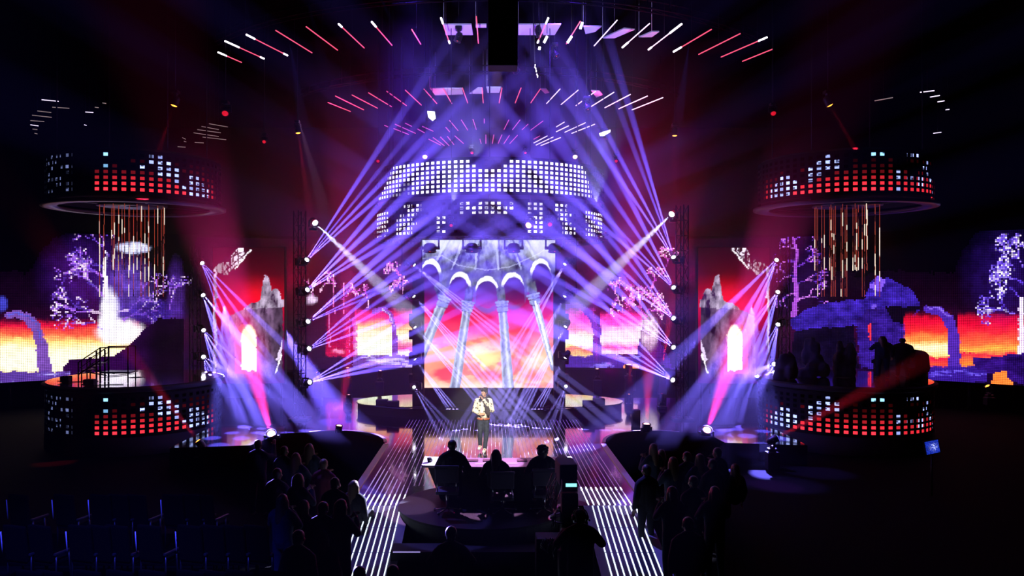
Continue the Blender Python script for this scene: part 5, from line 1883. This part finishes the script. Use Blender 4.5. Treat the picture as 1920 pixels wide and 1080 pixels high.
# ---- simpler figures, seen from behind in the dark: one mesh body, with clothes and hair
def figure(kind, mats_, hair='short', voxel=0.016, stand=True):
    """faces +y; returns list of prototype parts. kind sets the arms"""
    parts = []
    z0 = 0.0 if stand else -0.42
    Z = lambda z: z + z0
    body = MB()
    hc = Vector((0, 0.02, Z(1.62)))
    face_head(body, hc, (0, 1, 0))
    body.capsule((0, 0, Z(1.53)), (0, -0.01, Z(1.42)), 0.055, 0.065)
    body.capsule((-0.12, 0, Z(1.38)), (0.12, 0, Z(1.38)), 0.07, 0.07)
    body.capsule((0, 0, Z(1.33)), (0, 0, Z(1.0)), 0.13, 0.12)
    top = MB()
    top.capsule((-0.13, -0.01, Z(1.385)), (0.13, -0.01, Z(1.385)), 0.086, 0.086)
    top.capsule((0, 0, Z(1.33)), (0, 0, Z(0.98)), 0.155, 0.15)
    top.capsule((-0.08, 0, Z(1.30)), (-0.07, 0, Z(1.0)), 0.12, 0.11)
    top.capsule((0.08, 0, Z(1.30)), (0.07, 0, Z(1.0)), 0.12, 0.11)
    for sx in (-1, 1):
        top.capsule((sx * 0.03, -0.02, Z(1.49)), (sx * 0.15, -0.01, Z(1.41)), 0.062, 0.075)
    arms = {
        'down': (((-0.26, -0.02, 1.12), (-0.25, 0.06, 0.88)), ((0.26, -0.02, 1.12), (0.25, 0.06, 0.88))),
        'clap': (((-0.27, 0.10, 1.20), (-0.06, 0.32, 1.38)), ((0.27, 0.10, 1.20), (0.04, 0.32, 1.38))),
        'phone': (((-0.27, 0.02, 1.12), (-0.14, 0.26, 1.12)), ((0.30, 0.16, 1.34), (0.24, 0.34, 1.58))),
        'raised': (((-0.30, 0.08, 1.60), (-0.22, 0.12, 1.86)), ((0.30, 0.08, 1.58), (0.24, 0.14, 1.84))),
        'desk': (((-0.30, 0.12, 1.14), (-0.20, 0.38, 1.13)), ((0.31, 0.10, 1.14), (0.16, 0.38, 1.13))),
        'operate': (((-0.31, 0.10, 1.20), (-0.20, 0.42, 1.28)), ((0.31, 0.10, 1.20), (0.20, 0.40, 1.22))),
    }[kind]
    for sx, (e, w_) in zip((-1, 1), arms):
        s0, e, w_ = Vector((sx * 0.19, 0, Z(1.37))), Vector((e[0], e[1], Z(e[2]))), Vector((w_[0], w_[1], Z(w_[2])))
        body.capsule(s0, e, 0.05, 0.042)
        body.capsule(e, w_, 0.042, 0.027)
        top.capsule(s0, e, 0.075, 0.062)
        top.capsule(e, e.lerp(w_, 0.88), 0.062, 0.045)
        hand(body, w_, (w_ - e), (0, 0.3, -1) if kind != 'clap' else (-sx, 0, 0), curl=0.35, side=sx)
    hips = 0.95
    if stand:
        for sx in (-1, 1):
            body.capsule((sx * 0.09, 0, 0.93), (sx * 0.11, 0.02, 0.50), 0.085, 0.055)
            body.capsule((sx * 0.11, 0.02, 0.50), (sx * 0.12, -0.02, 0.09), 0.055, 0.038)
            body.capsule((sx * 0.12, -0.02, 0.06), (sx * 0.13, 0.16, 0.04), 0.042, 0.032)
            top.capsule((sx * 0.09, 0, 0.93), (sx * 0.11, 0.02, 0.50), 0.10, 0.072)
            top.capsule((sx * 0.11, 0.02, 0.50), (sx * 0.12, -0.02, 0.12), 0.072, 0.055)
        top.capsule((0, 0, 1.0), (0, 0, 0.92), 0.14, 0.13)
    else:
        for sx in (-1, 1):
            body.capsule((sx * 0.09, 0, 0.55), (sx * 0.12, 0.42, 0.56), 0.085, 0.06)
            body.capsule((sx * 0.12, 0.42, 0.56), (sx * 0.12, 0.38, 0.09), 0.055, 0.038)
            body.capsule((sx * 0.12, 0.38, 0.06), (sx * 0.12, 0.54, 0.04), 0.042, 0.032)
            top.capsule((sx * 0.09, 0, 0.56), (sx * 0.12, 0.42, 0.57), 0.10, 0.075)
            top.capsule((sx * 0.12, 0.42, 0.56), (sx * 0.12, 0.38, 0.12), 0.072, 0.055)
        top.capsule((0, 0, 0.62), (0, 0.02, 0.56), 0.15, 0.14)
    h = MB()
    h.ell(hc + Vector((0, -0.028, 0.04)), (0.088, 0.100, 0.092), 16)
    if hair == 'long':
        h.capsule(hc + Vector((0, -0.06, 0.02)), hc + Vector((0.01, -0.09, -0.30)), 0.092, 0.10, flat=(1.1, 0.8, 1))
        for sx in (-1, 1):
            h.capsule(hc + Vector((sx * 0.06, -0.02, 0)), hc + Vector((sx * 0.09, -0.05, -0.22)), 0.05, 0.05)
    elif hair == 'curly':
        h.ell(hc + Vector((0, -0.05, -0.01)), (0.115, 0.09, 0.13), 14)
        h.ell(hc + Vector((0, -0.06, -0.10)), (0.09, 0.06, 0.08), 12)
        rr = random.Random(3)
        for i in range(40):
            a, b = rr.uniform(0, 2 * PI), rr.uniform(-0.4, 1.4)
            h.ell(hc + Vector((0, -0.01, -0.01)) + Vector((0.10 * math.cos(a) * math.cos(b), -0.03 + 0.10 * math.sin(a) * math.cos(b) - 0.01, 0.03 + 0.10 * math.sin(b))), rr.uniform(.022, .04), 8)
    else:
        h.ell(hc + Vector((0, -0.07, -0.03)), (0.07, 0.045, 0.06), 12)
    return body, top, h


def make_figure(kind, hair, stand, cloth, hmat, voxel=0.018):
    body, top, h = figure(kind, None, hair, voxel, stand)
    r_ = empty('person', (0, 0, 0))
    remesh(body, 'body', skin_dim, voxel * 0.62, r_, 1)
    remesh(top, 'clothes', cloth, voxel, r_, 2)
    remesh(h, 'hair', hmat, voxel, r_, 1)
    return r_


# judges' round podium and desk
JC = Vector((P(907, 0, 17.0).x, 17.0, 0))
pod = empty('judges_podium', (JC.x, 17.0, GZ))
tag(pod, 'round dark podium carrying the desk and chairs of the three judges', 'podium')
child(oval(MB(), JC.x, 16.95, 1.78, 1.75, GZ, -0.02).build('podium_body', black), pod)
child(oval(MB(), JC.x, 16.95, 1.80, 1.77, -0.02, 0.02).build('podium_top', pbr('dark_podium', (0.012, 0.008, 0.016), 0.6, spec=0.2)), pod)
floor_front = MB().box((JC.x - 0.1, 14.95, (GZ - 0.25) / 2), (3.2, 0.5, -GZ - 0.25))
fr = empty('front_step', (JC.x - 0.1, 14.95, GZ))
tag(fr, 'low dark step in front of the round podium with a painted edge glint at left', 'step')
child(floor_front.build('step_body', black), fr)
child(MB().box((JC.x - 1.40, 14.69, -0.25), (0.5, 0.02, 0.02)).build('edge_glint', strip_mid), fr)  # glowing bar stands in for a glint on the step's edge
dk = empty('judges_desk', (JC.x, 17.4, 0.02))
tag(dk, 'curved judges desk with pale lilac top, seen from behind the judges', 'desk')


def bow_slab(mb, x0, x1, ya, yb, bow, z0, z1, n=24, taper=0.0):
    vs = []
    for z in (z0, z1):
        k_ = 1 - taper * (z1 - z)
        for yy in (ya, yb):
            for i in range(n + 1):
                u = -1 + 2 * i / n
                vs.append(((x0 + x1) / 2 + (x1 - x0) / 2 * u * k_, yy + bow * u * u, z))
    m = n + 1
    fs = []
    for i in range(n):
        fs += [(i, i + 1, m + i + 1, m + i), (2 * m + i, 3 * m + i, 3 * m + i + 1, 2 * m + i + 1),
               (i, 2 * m + i, 2 * m + i + 1, i + 1), (m + i, m + i + 1, 3 * m + i + 1, 3 * m + i)]
    fs += [(0, m, 3 * m, 2 * m), (n, 2 * m + n, 3 * m + n, m + n)]
    return mb.add(vs, fs)


DX0, DX1 = P(790, 0, 17.0).x, P(1080, 0, 17.0).x
desk_top = pbr('lilac_desktop', (0.55, 0.42, 0.55), 0.35)
child(bow_slab(MB(), DX0, DX1, 16.85, 17.75, 0.18, 0.78, 0.83).build('desktop', desk_top), dk)
child(bow_slab(MB(), DX0 + 0.08, DX1 - 0.08, 17.2, 17.6, 0.18, 0.02, 0.78, taper=0.25).build('desk_front', black), dk)
for k, (pxx, wd) in enumerate(((886, 0.24), (912, 0.16), (979, 0.22), (849, .2))):
    x = P(pxx, 0, 17.4).x
    if k < 3:
        nb = empty('notebook', (x, 17.45, 0.83))
        tag(nb, 'dark red folder lying on the judges desk, %s' % ['between the first and second judge', 'just left of the middle judge', 'between the middle and right judge'][k], 'folder', 'folders on the desk')
        child(MB().rbox((x, 17.45, 0.842), (wd, 0.17, 0.022), 0.004).build('cover', pbr('maroon_folder', (0.16, 0.015, 0.05), 0.5)), nb)
        child(MB().box((x, 17.448, 0.842), (wd - 0.01, 0.172, 0.012)).build('pages', pbr('paper', (0.7, 0.68, 0.7), 0.7)), nb)
for k, (pxx, yy) in enumerate(((901, 17.15), (960, 17.2))):
    x = P(pxx, 0, yy).x
    tag(MB().box((x, yy, 0.832), (0.24, 0.17, 0.003), rot=(0, 0, 0.15)).build('paper_sheet', pbr('paper', (0.7, 0.68, 0.7), 0.7)), 'white sheet of paper on the judges desk, %s of the middle judge' % ('left' if k == 0 else 'right'), 'paper', 'papers on the desk')
bt = empty('desk_lamp_box', P(806, 0, 17.35) * 1.0)
bt.location = (P(806, 0, 17.35).x, 17.35, 0.83)
tag(bt, 'small dark round cup at the left end of the judges desk', 'cup')
child(MB().lathe((bt.location.x, 17.35, 0.83), [(0.001, 0.0), (0.05, 0.0), (0.062, 0.05), (0.06, 0.075), (0.05, 0.07), (0.045, 0.01)], 20).build('cup_body', plastic), bt)
child(MB().lathe((bt.location.x, 17.35, 0.83), [(0.06, 0.075), (0.064, 0.085), (0.04, 0.095), (0.001, 0.095)], 20).build('cup_lid', plastic), bt)

jl = [(848, 16.45, 'desk', 'short', darkcloth, hairm, 'person at the judges desk seen from behind, left one, short hair and dark jacket', 1.0, 0.13, 0.0),
      (930, 16.45, 'desk', 'long', darkcloth, hairm, 'person at the judges desk seen from behind, middle one with long hair', 0.93, 0.03, -0.1),
      (1017, 16.45, 'desk', 'curly', darkcloth, hairm, 'person at the judges desk seen from behind, right one with thick curly hair', 0.96, 0.08, 0.05)]
for k, (pxx, yy, kd, hr_, cl, hm_, lab, sc, dz, rz) in enumerate(jl):
    f = make_figure(kd, hr_, False, cl, hm_, 0.012)
    f.location = (P(pxx, 0, yy).x, yy, 0.02 + dz)
    f.rotation_euler = (0, 0, rz)
    f.scale = (sc * 1.08, sc, sc)
    tag(f, lab, 'person', 'judges at the desk')
    ch = empty('judge_chair', (P(pxx + (-10, 12, 4)[k], 0, yy - 0.28).x, yy - 0.1, 0.02))
    x, y = ch.location.x, ch.location.y
    seat_z = 0.02 + dz + 0.31 * sc
    child(MB().rbox((x, y, seat_z), (0.46, 0.44, 0.07), 0.02).build('seat', chairm), ch)
    bk = MB()
    bk.rbox((x, y - 0.27, seat_z + 0.37), (0.47, 0.045, 0.30), 0.018, rot=(0.08, 0, 0))
    bk.rbox((x, y - 0.275, seat_z + 0.545), (0.50, 0.05, 0.055), 0.018)
    child(bk.build('backrest', chairm), ch)
    mb = MB()
    for sx in (-1, 1):
        mb.tube((x + sx * 0.19, y - 0.2, seat_z), (x + sx * 0.19, y - 0.255, seat_z + 0.3), 0.012)
    build_each(mb, 'back_post', steel, ch)
    child(MB().tube((x, y, 0.1), (x, y, seat_z), 0.03).build('pedestal', steel), ch)
    mb = MB()
    for i in range(5):
        a = 2 * PI * i / 5 + 0.3
        mb.tube((x, y, 0.10), (x + 0.28 * math.cos(a), y + 0.28 * math.sin(a), 0.05), 0.018, 0.012)
        mb.ell((x + 0.28 * math.cos(a), y + 0.28 * math.sin(a), 0.05), 0.03, 8)
    child(mb.build('star_base', steel), ch)
    tag(ch, 'pale square-backed chair of the %s judge' % ['left', 'middle', 'right'][k], 'chair', 'judges chairs')

# ---- television camera and its operator
YC2 = 13.3
tvx = P(1064, 0, YC2).x
tv = empty('television_camera', (tvx, YC2, GZ))
tag(tv, 'large television camera on a pedestal with lit viewfinder, right of the judges', 'camera')
zt_ = P(0, 868, YC2).z
child(MB().rbox((tvx, YC2 + 0.25, zt_ - 0.20), (0.30, 0.6, 0.36), 0.03, rot=(0, 0, 0.05)).build('camera_body', black), tv)
ln = MB().tube((tvx, YC2 + 0.55, zt_ - 0.2), (tvx, YC2 + 0.98, zt_ - 0.2), 0.11, 0.13, n=20)
child(ln.build('lens_hood', black), tv)
vf = child(MB().rbox((tvx + 0.02, YC2 - 0.12, zt_ - 0.34), (0.26, 0.2, 0.17), 0.012).build('viewfinder', plastic), tv)
o = MB().rbox((tvx + 0.04, YC2 - 0.226, zt_ - 0.315), (0.18, 0.008, 0.055), 0.003).build('viewfinder_screen', pbr('vf_glow', (0.5, 0.9, 0.9), 0.3, emis=(0.25, 0.75, 0.8), es=1.6))
child(o, tv)
child(MB().rbox((tvx + 0.02, YC2 - 0.1, zt_ - 0.62), (0.27, 0.24, 0.34), 0.015).build('battery_box', pbr('rust_box', (0.10, 0.03, 0.03), 0.6)), tv)
child(MB().lathe((tvx, YC2 + 0.1, 0), [(0.16, GZ + 0.12), (0.16, 0.2), (0.12, 0.22), (0.12, zt_ - 0.85), (0.16, zt_ - 0.80), (0.16, zt_ - 0.74), (0.001, zt_ - 0.74)], 24).build('pedestal_column', metal), tv)
child(MB().lathe((tvx, YC2 + 0.1, zt_ - 0.95), [(0.30 + 0.015 * math.cos(a), 0.015 * math.sin(a)) for a in [i * PI / 4 for i in range(9)]], 32).build('steering_ring', steel), tv)
for sx in (-1, 1):
    child(MB().tube((tvx + sx * 0.14, YC2 + 0.1, zt_ - 0.72), (tvx + sx * 0.30, YC2 - 0.55, zt_ - 0.80), 0.014).build('pan_handle', steel), tv)
mb = MB()
for i in range(3):
    a = PI / 2 + 2 * PI * i / 3
    mb.rbox((tvx + 0.28 * math.cos(a), YC2 + 0.1 + 0.28 * math.sin(a), GZ + 0.12), (0.42, 0.12, 0.08), 0.02, rot=(0, 0, a))
    mb.lathe((tvx + 0.45 * math.cos(a), YC2 + 0.1 + 0.45 * math.sin(a), GZ + 0.07), [(0.001, -0.03), (0.07, -0.03), (0.07, 0.03), (0.001, 0.03)], 16, Matrix.Rotation(PI / 2, 3, 'X'))
child(mb.build('wheeled_base', black), tv)
mb = MB()
rr = random.Random(4)
for i in range(9):
    a, b = Vector((tvx - 0.2 + rr.uniform(-.1, .1), YC2 - 0.1, zt_ - rr.uniform(.1, .5))), Vector((tvx - 0.3 + rr.uniform(-.1, .1), YC2 - 0.15, zt_ - rr.uniform(.5, 1.1)))
    mb.path([a, (a + b) / 2 + Vector((rr.uniform(-.08, .08), 0, 0)), b], 0.008)
child(mb.build('camera_cables', steel), tv)
op = make_figure('operate', 'short', True, darkcloth, hairm, 0.014)
op.location = (P(1088, 0, 12.3).x, 12.3, GZ)
op.scale = (1.12, 1.05, 1.03)
tag(op, 'camera operator standing behind the television camera in a dark jacket', 'person')
hd = empty('headset', op.location + Vector((0, 0.02, 1.62 * 1.03)))
tag(hd, 'black headset worn by the camera operator', 'headset')
cen = hd.location
mb = MB()
for i in range(12):
    a, b = PI * i / 12, PI * (i + 1) / 12
    mb.tube(cen + Vector((0.112 * math.cos(a), -0.02, 0.03 + 0.115 * math.sin(a))), cen + Vector((0.112 * math.cos(b), -0.02, 0.03 + 0.115 * math.sin(b))), 0.010)
child(mb.build('headband', plastic), hd)
for sx in (-1, 1):
    child(MB().ell(cen + Vector((sx * 0.11, -0.01, 0.0)), (0.025, 0.045, 0.05), 12).build('ear_cup', plastic), hd)

# loose things near the camera operator: small monitor and equipment
eq = empty('equipment_case', (P(1050, 0, 13.9).x - .05, 13.9, GZ))
tag(eq, 'dark equipment case with glinting cables beside the television camera', 'equipment case')
ex = eq.location.x - 0.15
child(MB().rbox((ex, 13.9, GZ + 0.45), (0.45, 0.4, 0.9), 0.02).build('case_body', black), eq)
mb = MB()
for i in range(8):
    a = Vector((ex + rr.uniform(-.2, .25), 13.68, GZ + 0.9 + rr.uniform(-.05, .03)))
    mb.path([a, a + Vector((rr.uniform(-.1, .1), -.05, rr.uniform(-.15, .05))), a + Vector((rr.uniform(-.15, .15), -.08, rr.uniform(-.3, 0)))], 0.007)
child(mb.build('cables', steel), eq)
hd2 = [(846, 1040, 11.6, 'person standing in the dark below the podium, seen from behind'), (674, 1072, 10.8, 'dark head of a person at the bottom edge, in front of the left ramp'), (737, 1070, 10.8, 'dark head of a person at the bottom edge, just right of the left ramp')]
base_op = op
for k, (a, b, yy, lab) in enumerate(hd2):
    c = copy_tree(base_op)
    top_z = P(0, b - 10, yy).z
    c.location = (P(a, 0, yy).x, yy, top_z - 1.74)
    c.scale = (1, 1, 1)
    c.rotation_euler = (0, 0, 0.1 * k)
    tag(c, lab, 'person', 'people at the bottom edge')
    # stands on a low riser if above the floor
    if k == 0:
        c.location.z = max(GZ, top_z - 1.74)

# ---- audience left and right of the catwalk
fig = {
    'down': make_figure('down', 'short', True, darkcloth, hairm),
    'clap': make_figure('clap', 'long', True, navycloth, hairb),
    'phone': make_figure('phone', 'short', True, darkcloth, hairm),
    'sit': make_figure('down', 'long', False, darkcloth, hairb),
}
red_fig = make_figure('clap', 'short', True, redcloth, hairb)
LOOKS = {'down': 'arms down, short hair', 'clap': 'long fair hair, clapping', 'phone': 'one hand lifted beside the face', 'raised': 'long dark hair, both arms raised', 'sit': 'long fair hair, sitting', 'red': 'short fair hair and red top, clapping'}
used = set()
# (head px, head py, kind, label); depth from the head height above the audience floor
aud = [
    ('L', 484, 835, 'phone', 'holding one arm up before the pink floor lamp'), ('L', 533, 847, 'down', 'next to the one who lifts an arm'),
    ('L', 555, 860, 'clap', 'dark figure in the second row beside the left bay'), ('L', 580, 842, 'clap', 'tall figure in violet light by the left bay'), ('L', 607, 872, 'red', 'in red top, leaning forward by the bay'),
    ('L', 628, 908, 'down', 'figure nearest the catwalk on the left, shoulders edged with light'), ('L', 664, 912, 'sit', 'seated right against the left kerb of the catwalk'), ('L', 596, 905, 'sit', 'seated behind the figure in red'),
    ('L', 560, 900, 'clap', 'in the third row on the left'), ('L', 520, 890, 'down', 'in the third row on the left, farther out'), ('L', 640, 950, 'clap', 'beside the kerb at the top of the left ramp'), ('L', 606, 955, 'down', 'in the fourth row by the left ramp'),
    ('L', 570, 950, 'sit', 'seated in the fourth row, second from the ramp'), ('L', 530, 940, 'clap', 'in the dark fourth row on the left, farthest out'), ('L', 605, 1010, 'sit', 'seated in the dark beside the left ramp'), ('L', 560, 1010, 'down', 'in the dark front left, one place from the ramp'),
    ('R', 1212, 883, 'down', 'large figure with light-edged head beside the right kerb'), ('R', 1262, 868, 'clap', 'dark figure behind the one with the light-edged head'), ('R', 1288, 858, 'down', 'in the second row on the right'), ('R', 1312, 862, 'clap', 'in the second row on the right, farther out'),
    ('R', 1240, 852, 'sit', 'seated near the right bay'), ('R', 1336, 872, 'phone', 'at the right edge of the lit audience'), ('R', 1345, 850, 'down', 'below the right pink floor lamp'), ('R', 1300, 905, 'down', 'dark figure in the third row on the right'),
    ('R', 1260, 925, 'clap', 'dark figure in the third row beside the right ramp'), ('R', 1340, 925, 'clap', 'dark figure in the fourth row on the right'), ('R', 1290, 985, 'down', 'dark figure beside the lower right ramp'), ('R', 1378, 880, 'sit', 'seated at the right, before the drum'),
    ('R', 1225, 842, 'clap', 'at the back of the right bay, edged with blue light'),
]
for sd, a, b, kd, lab in aud:
    src = red_fig if kd == 'red' else fig[kd]
    hz = (1.62 if kd != 'sit' else 1.20)
    zz = GZ + hz
    Y = (EYE - zz) * F / (b - CY)
    first = kd not in used
    used.add(kd)
    c = src if first else copy_tree(src)
    c.location = (P(a, 0, Y).x, Y, GZ)
    c.rotation_euler = (0, 0, random.uniform(-.3, .3) + (-0.35 if sd == 'L' else 0.35))
    k_ = random.uniform(0.97, 1.03)
    c.scale = (k_, k_, 1)
    tag(c, 'person in the %s audience, %s' % ('left' if sd == 'L' else 'right', lab), 'person', 'audience on the %s' % ('left' if sd == 'L' else 'right'))

# ---- rows of empty seats in the dark front left, their metal edges catching blue light
seatm = pbr('seat_fabric', (0.0012, 0.0012, 0.002), 0.95, spec=0.05)
edge_metal = pbr('seat_edge', (0.6, 0.6, 0.8), 0.5, 0.3)


def make_seat():
    s_ = empty('audience_seat', (0, 0, 0))
    MB().rbox((0, 0.02, 0.44), (0.46, 0.44, 0.09), 0.03).build('seat', seatm, s_)
    MB().rbox((0, -0.23, 0.78), (0.46, 0.07, 0.62), 0.03, rot=(0.12, 0, 0)).build('backrest', seatm, s_)
    for sx in (-1, 1):
        mb = MB().rbox((sx * 0.25, 0.0, 0.60), (0.05, 0.40, 0.04), 0.012)
        mb.build('armrest', plastic, s_)
        mb = MB().tube((sx * 0.25, 0.16, 0.0), (sx * 0.25, 0.10, 0.60), 0.016)
        mb.tube((sx * 0.25, -0.16, 0.0), (sx * 0.25, -0.16, 0.60), 0.016)
        mb.build('leg', metal, s_)
    MB().tube((-0.235, -0.28, 0.60), (-0.235, -0.315, 0.98), 0.010).build('edge_trim', edge_metal, s_)
    return s_


seat0 = make_seat()
rows = [
    # y, z of the stand, px of seats
    (15.6, -0.45, [56, 140, 207, 240, 273, 341, 372, 396], 'back row'),
    (13.6, -0.45, [52, 98, 172, 206, 240, 300, 374, 415, 452, 496], 'second row back'),
    (11.6, -0.50, [22, 84, 120, 190, 250, 310, 380, 420, 470, 530], 'middle row'),
    (9.9, -0.45, [52, 88, 155, 196, 260, 352, 392, 431, 480], 'nearest row'),
]
firsts = True
for (yy, zz, pxs, nm) in rows:
    xs_ = [P(a, 0, yy).x for a in pxs]
    tread = MB().box(((min(xs_) + max(xs_)) / 2, yy + 0.1, (GZ + zz) / 2), (max(xs_) - min(xs_) + 1.2, 1.5, zz - GZ))
    n = len(pxs)
    for i, x in enumerate(xs_):
        c = seat0 if firsts else copy_tree(seat0)
        firsts = False
        c.location = (x, yy, zz)
        c.rotation_euler = (0, 0, -0.30)
        tag(c, 'empty audience seat, %s in the %s at lower left' % (nth(i, n), nm), 'seat', 'empty seats at lower left')
    o = tread.build('seating_step', pbr('dark_carpet', (0.0012, 0.0012, 0.0015), 1.0, spec=0.0))
    tag(o, 'dark step under the %s of empty seats at lower left' % nm, 'step', 'steps of the seating')
spot((-4.0, 1.5, 14.5), (-6.8, 11.5, 0), 26, 34000, (0.05, 0.06, 1.0), blend=0.8, soft=0.1)  # unseen blue lamp added so the seat trims glint

# ---- staircase and railing on the left lower drum
DYL = 27.3
Yr = 25.6
st = empty('drum_staircase', (P(185, 0, Yr).x, Yr, 1.55))
tag(st, 'dark metal staircase with handrails standing on the left lower drum', 'staircase')


def pp(a, b, dy=0.0):
    v = P(a, b, Yr)
    return Vector((v.x, Yr + dy, v.z))


mb = MB()
for dy in (0.0, 0.55):
    mb.tube(pp(147, 702, dy), pp(188, 676, dy), 0.025)
    mb.tube(pp(160, 697, dy), pp(200, 704, dy), 0.02)
child(mb.build('stringer', metal), st)
child(MB().rbox(pp(216, 699, 0.28) + Vector((0, 0, 0)), (0.95, 0.6, 0.05), 0.01).build('landing', metal), st)
for k in range(4):
    a = pp(150 + k * 10, 700 - k * 6, 0.28)
    child(MB().box(a, (0.24, 0.56, 0.025)).build('tread', metal), st)
mb = MB()
for dy in (0.0, 0.55):
    mb.path([pp(146, 680, dy), pp(188, 652, dy), pp(241, 651, dy)], 0.018)
    mb.path([pp(150, 690, dy), pp(186, 664, dy)], 0.012)
    for a, b0, b1 in ((147, 680, 722), (153, 676, 722), (181, 658, 724), (188, 652, 724), (240, 651, 724)):
        mb.tube(pp(a, b0, dy), Vector((pp(a, b1, dy).x, Yr + dy, 1.55)), 0.030 if a in (181, 188) else 0.022)
    mb.path([pp(188, 708, dy), pp(240, 704, dy)], 0.012)
child(mb.build('handrail', metal), st)
for k, (a, b) in enumerate(((124, 714), (169, 722))):
    p = P(a, b, 25.0 if k else 25.9)
    t = empty('stage_box', (p.x, p.y, 1.55))
    tag(t, 'small black box on the left lower drum, %s' % ('at its left edge' if k == 0 else 'at the foot of the staircase'), 'box', 'black boxes on the drum')
    child(MB().rbox((p.x, p.y, 1.55 + 0.10), (0.28 + 0.06 * k, 0.26, 0.2), 0.02).build('box_body', black), t)
    child(MB().tube((p.x - 0.2, p.y - 0.14, 1.60), (p.x + 0.2, p.y - 0.14, 1.60), 0.015).build('box_handle', plastic), t)
    child(MB().path([(p.x + 0.15, p.y, 1.56), (p.x + 0.5, p.y + 0.25, 1.56), (p.x + 0.9, p.y + 0.3, 1.56)], 0.012).build('cable', plastic), t)

# ---- dark things on the right lower drum: two crew members and a padded bench
for k, (a, b, lab) in enumerate(((1655, 638, 'dark figure standing on the right lower drum before the blue arch'), (1692, 642, 'dark figure on the right lower drum, next to the sunset opening'))):
    c = copy_tree(fig['down'] if k else fig['clap'])
    yy = 27.0 + 0.3 * k
    c.location = (P(a, 0, yy).x, yy, 1.55)
    c.scale = (1.25, 1.1, (P(0, b - 8, yy).z - 1.55) / 1.75)
    tag(c, lab, 'person', 'figures on the right drum')
bx = P(1716, 0, 27.0).x
be = empty('curved_bench', (bx, 27.2, 1.55))
tag(be, 'dark padded curved bench at the right rim of the lower drum', 'bench')
mb = MB().lathe((12.05, 27.3, 0), [(2.15, 1.9), (2.6, 1.9), (2.62, 2.0), (2.58, 2.42), (2.5, 2.5), (2.4, 2.42), (2.38, 2.05), (2.15, 2.02), (2.15, 1.9)], 20, a0=-0.9, a1=0.7)
child(mb.build('padding', darkcloth), be)
child(MB().lathe((12.05, 27.3, 0), [(2.2, 1.55), (2.56, 1.55), (2.56, 1.9), (2.2, 1.9), (2.2, 1.55)], 20, a0=-0.88, a1=0.68).build('plinth', black), be)
for k, (a, yy, hh) in enumerate(((1475, 26.8, 0.75), (1520, 27.6, 1.35), (1585, 27.8, 1.2))):
    x = P(a, 0, yy).x
    t = empty('draped_rock', (x, yy, 1.55))
    tag(t, 'dark craggy rock prop on the right lower drum, %s' % nth(k, 3), 'rock', 'rock props on the right drum')
    mb = MB()
    rr = random.Random(50 + k)
    for i in range(14):
        z = rr.uniform(0, hh)
        s_ = 0.75 * (1 - 0.55 * z / hh)
        mb.ell((rr.uniform(-.55, .55) * s_, rr.uniform(-.4, .4) * s_, z * 0.85), (rr.uniform(.25, .5) * s_, rr.uniform(.25, .4) * s_, rr.uniform(.2, .35)), 8)
    o = remesh(mb, 'rock_body', pbr('dark_rock', (0.03, 0.02, 0.05), 0.85, noise=0.5, nscale=7), 0.05, None, 1)
    o.parent = t

# ---- tall dark stage speakers and a blue monitor in the right-hand dark
mo = empty('monitor_screen', P(1747, 838, 20.0))
tag(mo, 'small tilted monitor glowing blue in the dark at right', 'monitor')
c = P(1747, 838, 20.0)
child(MB().rbox(c, (0.38, 0.05, 0.36), 0.01, rot=(0, -0.2, 0)).build('monitor_case', plastic), mo)
N_ = 14
vs, fs, cl = [], [], []
rr = random.Random(77)
R = Euler((0, -0.2, 0)).to_matrix()
for i in range(N_):
    for j in range(N_):
        u, v = (i + .5) / N_ - .5, (j + .5) / N_ - .5
        for du, dv in ((-1, -1), (1, -1), (1, 1), (-1, 1)):
            vs.append(tuple(c + R @ Vector(((u + du * .5 / N_) * 0.34, -0.028, (v + dv * .5 / N_) * 0.32))))
        fs.append(tuple(range(len(vs) - 4, len(vs))))
        g_ = math.exp(-((u - 0.1) ** 2 + v * v) * 22)
        cl.append(tuple(L8(20, 40, 150) * (0.25 + rr.random() * 0.6) + L8(190, 200, 255) * g_ * rr.random() ** 2))
o = colour_mesh('display', vs, fs, cl, led_drum, 'CORNER', mo)
child(MB().tube(c - Vector((0, 0, 0.15)), (c.x, c.y, GZ), 0.02).build('monitor_stand', metal), mo)
fs_ = empty('floor_monitor', (P(1192, 0, 26.6).x, 26.6, 0))
tag(fs_, 'black speaker box standing at the back of the right bay', 'speaker')
child(MB().rbox((P(1192, 0, 26.6).x, 26.6, 0.28), (0.26, 0.3, 0.56), 0.02).build('speaker_body', black), fs_)
child(MB().box((P(1192, 0, 26.6).x, 26.447, 0.28), (0.2, 0.01, 0.5)).build('speaker_grille', metal), fs_)
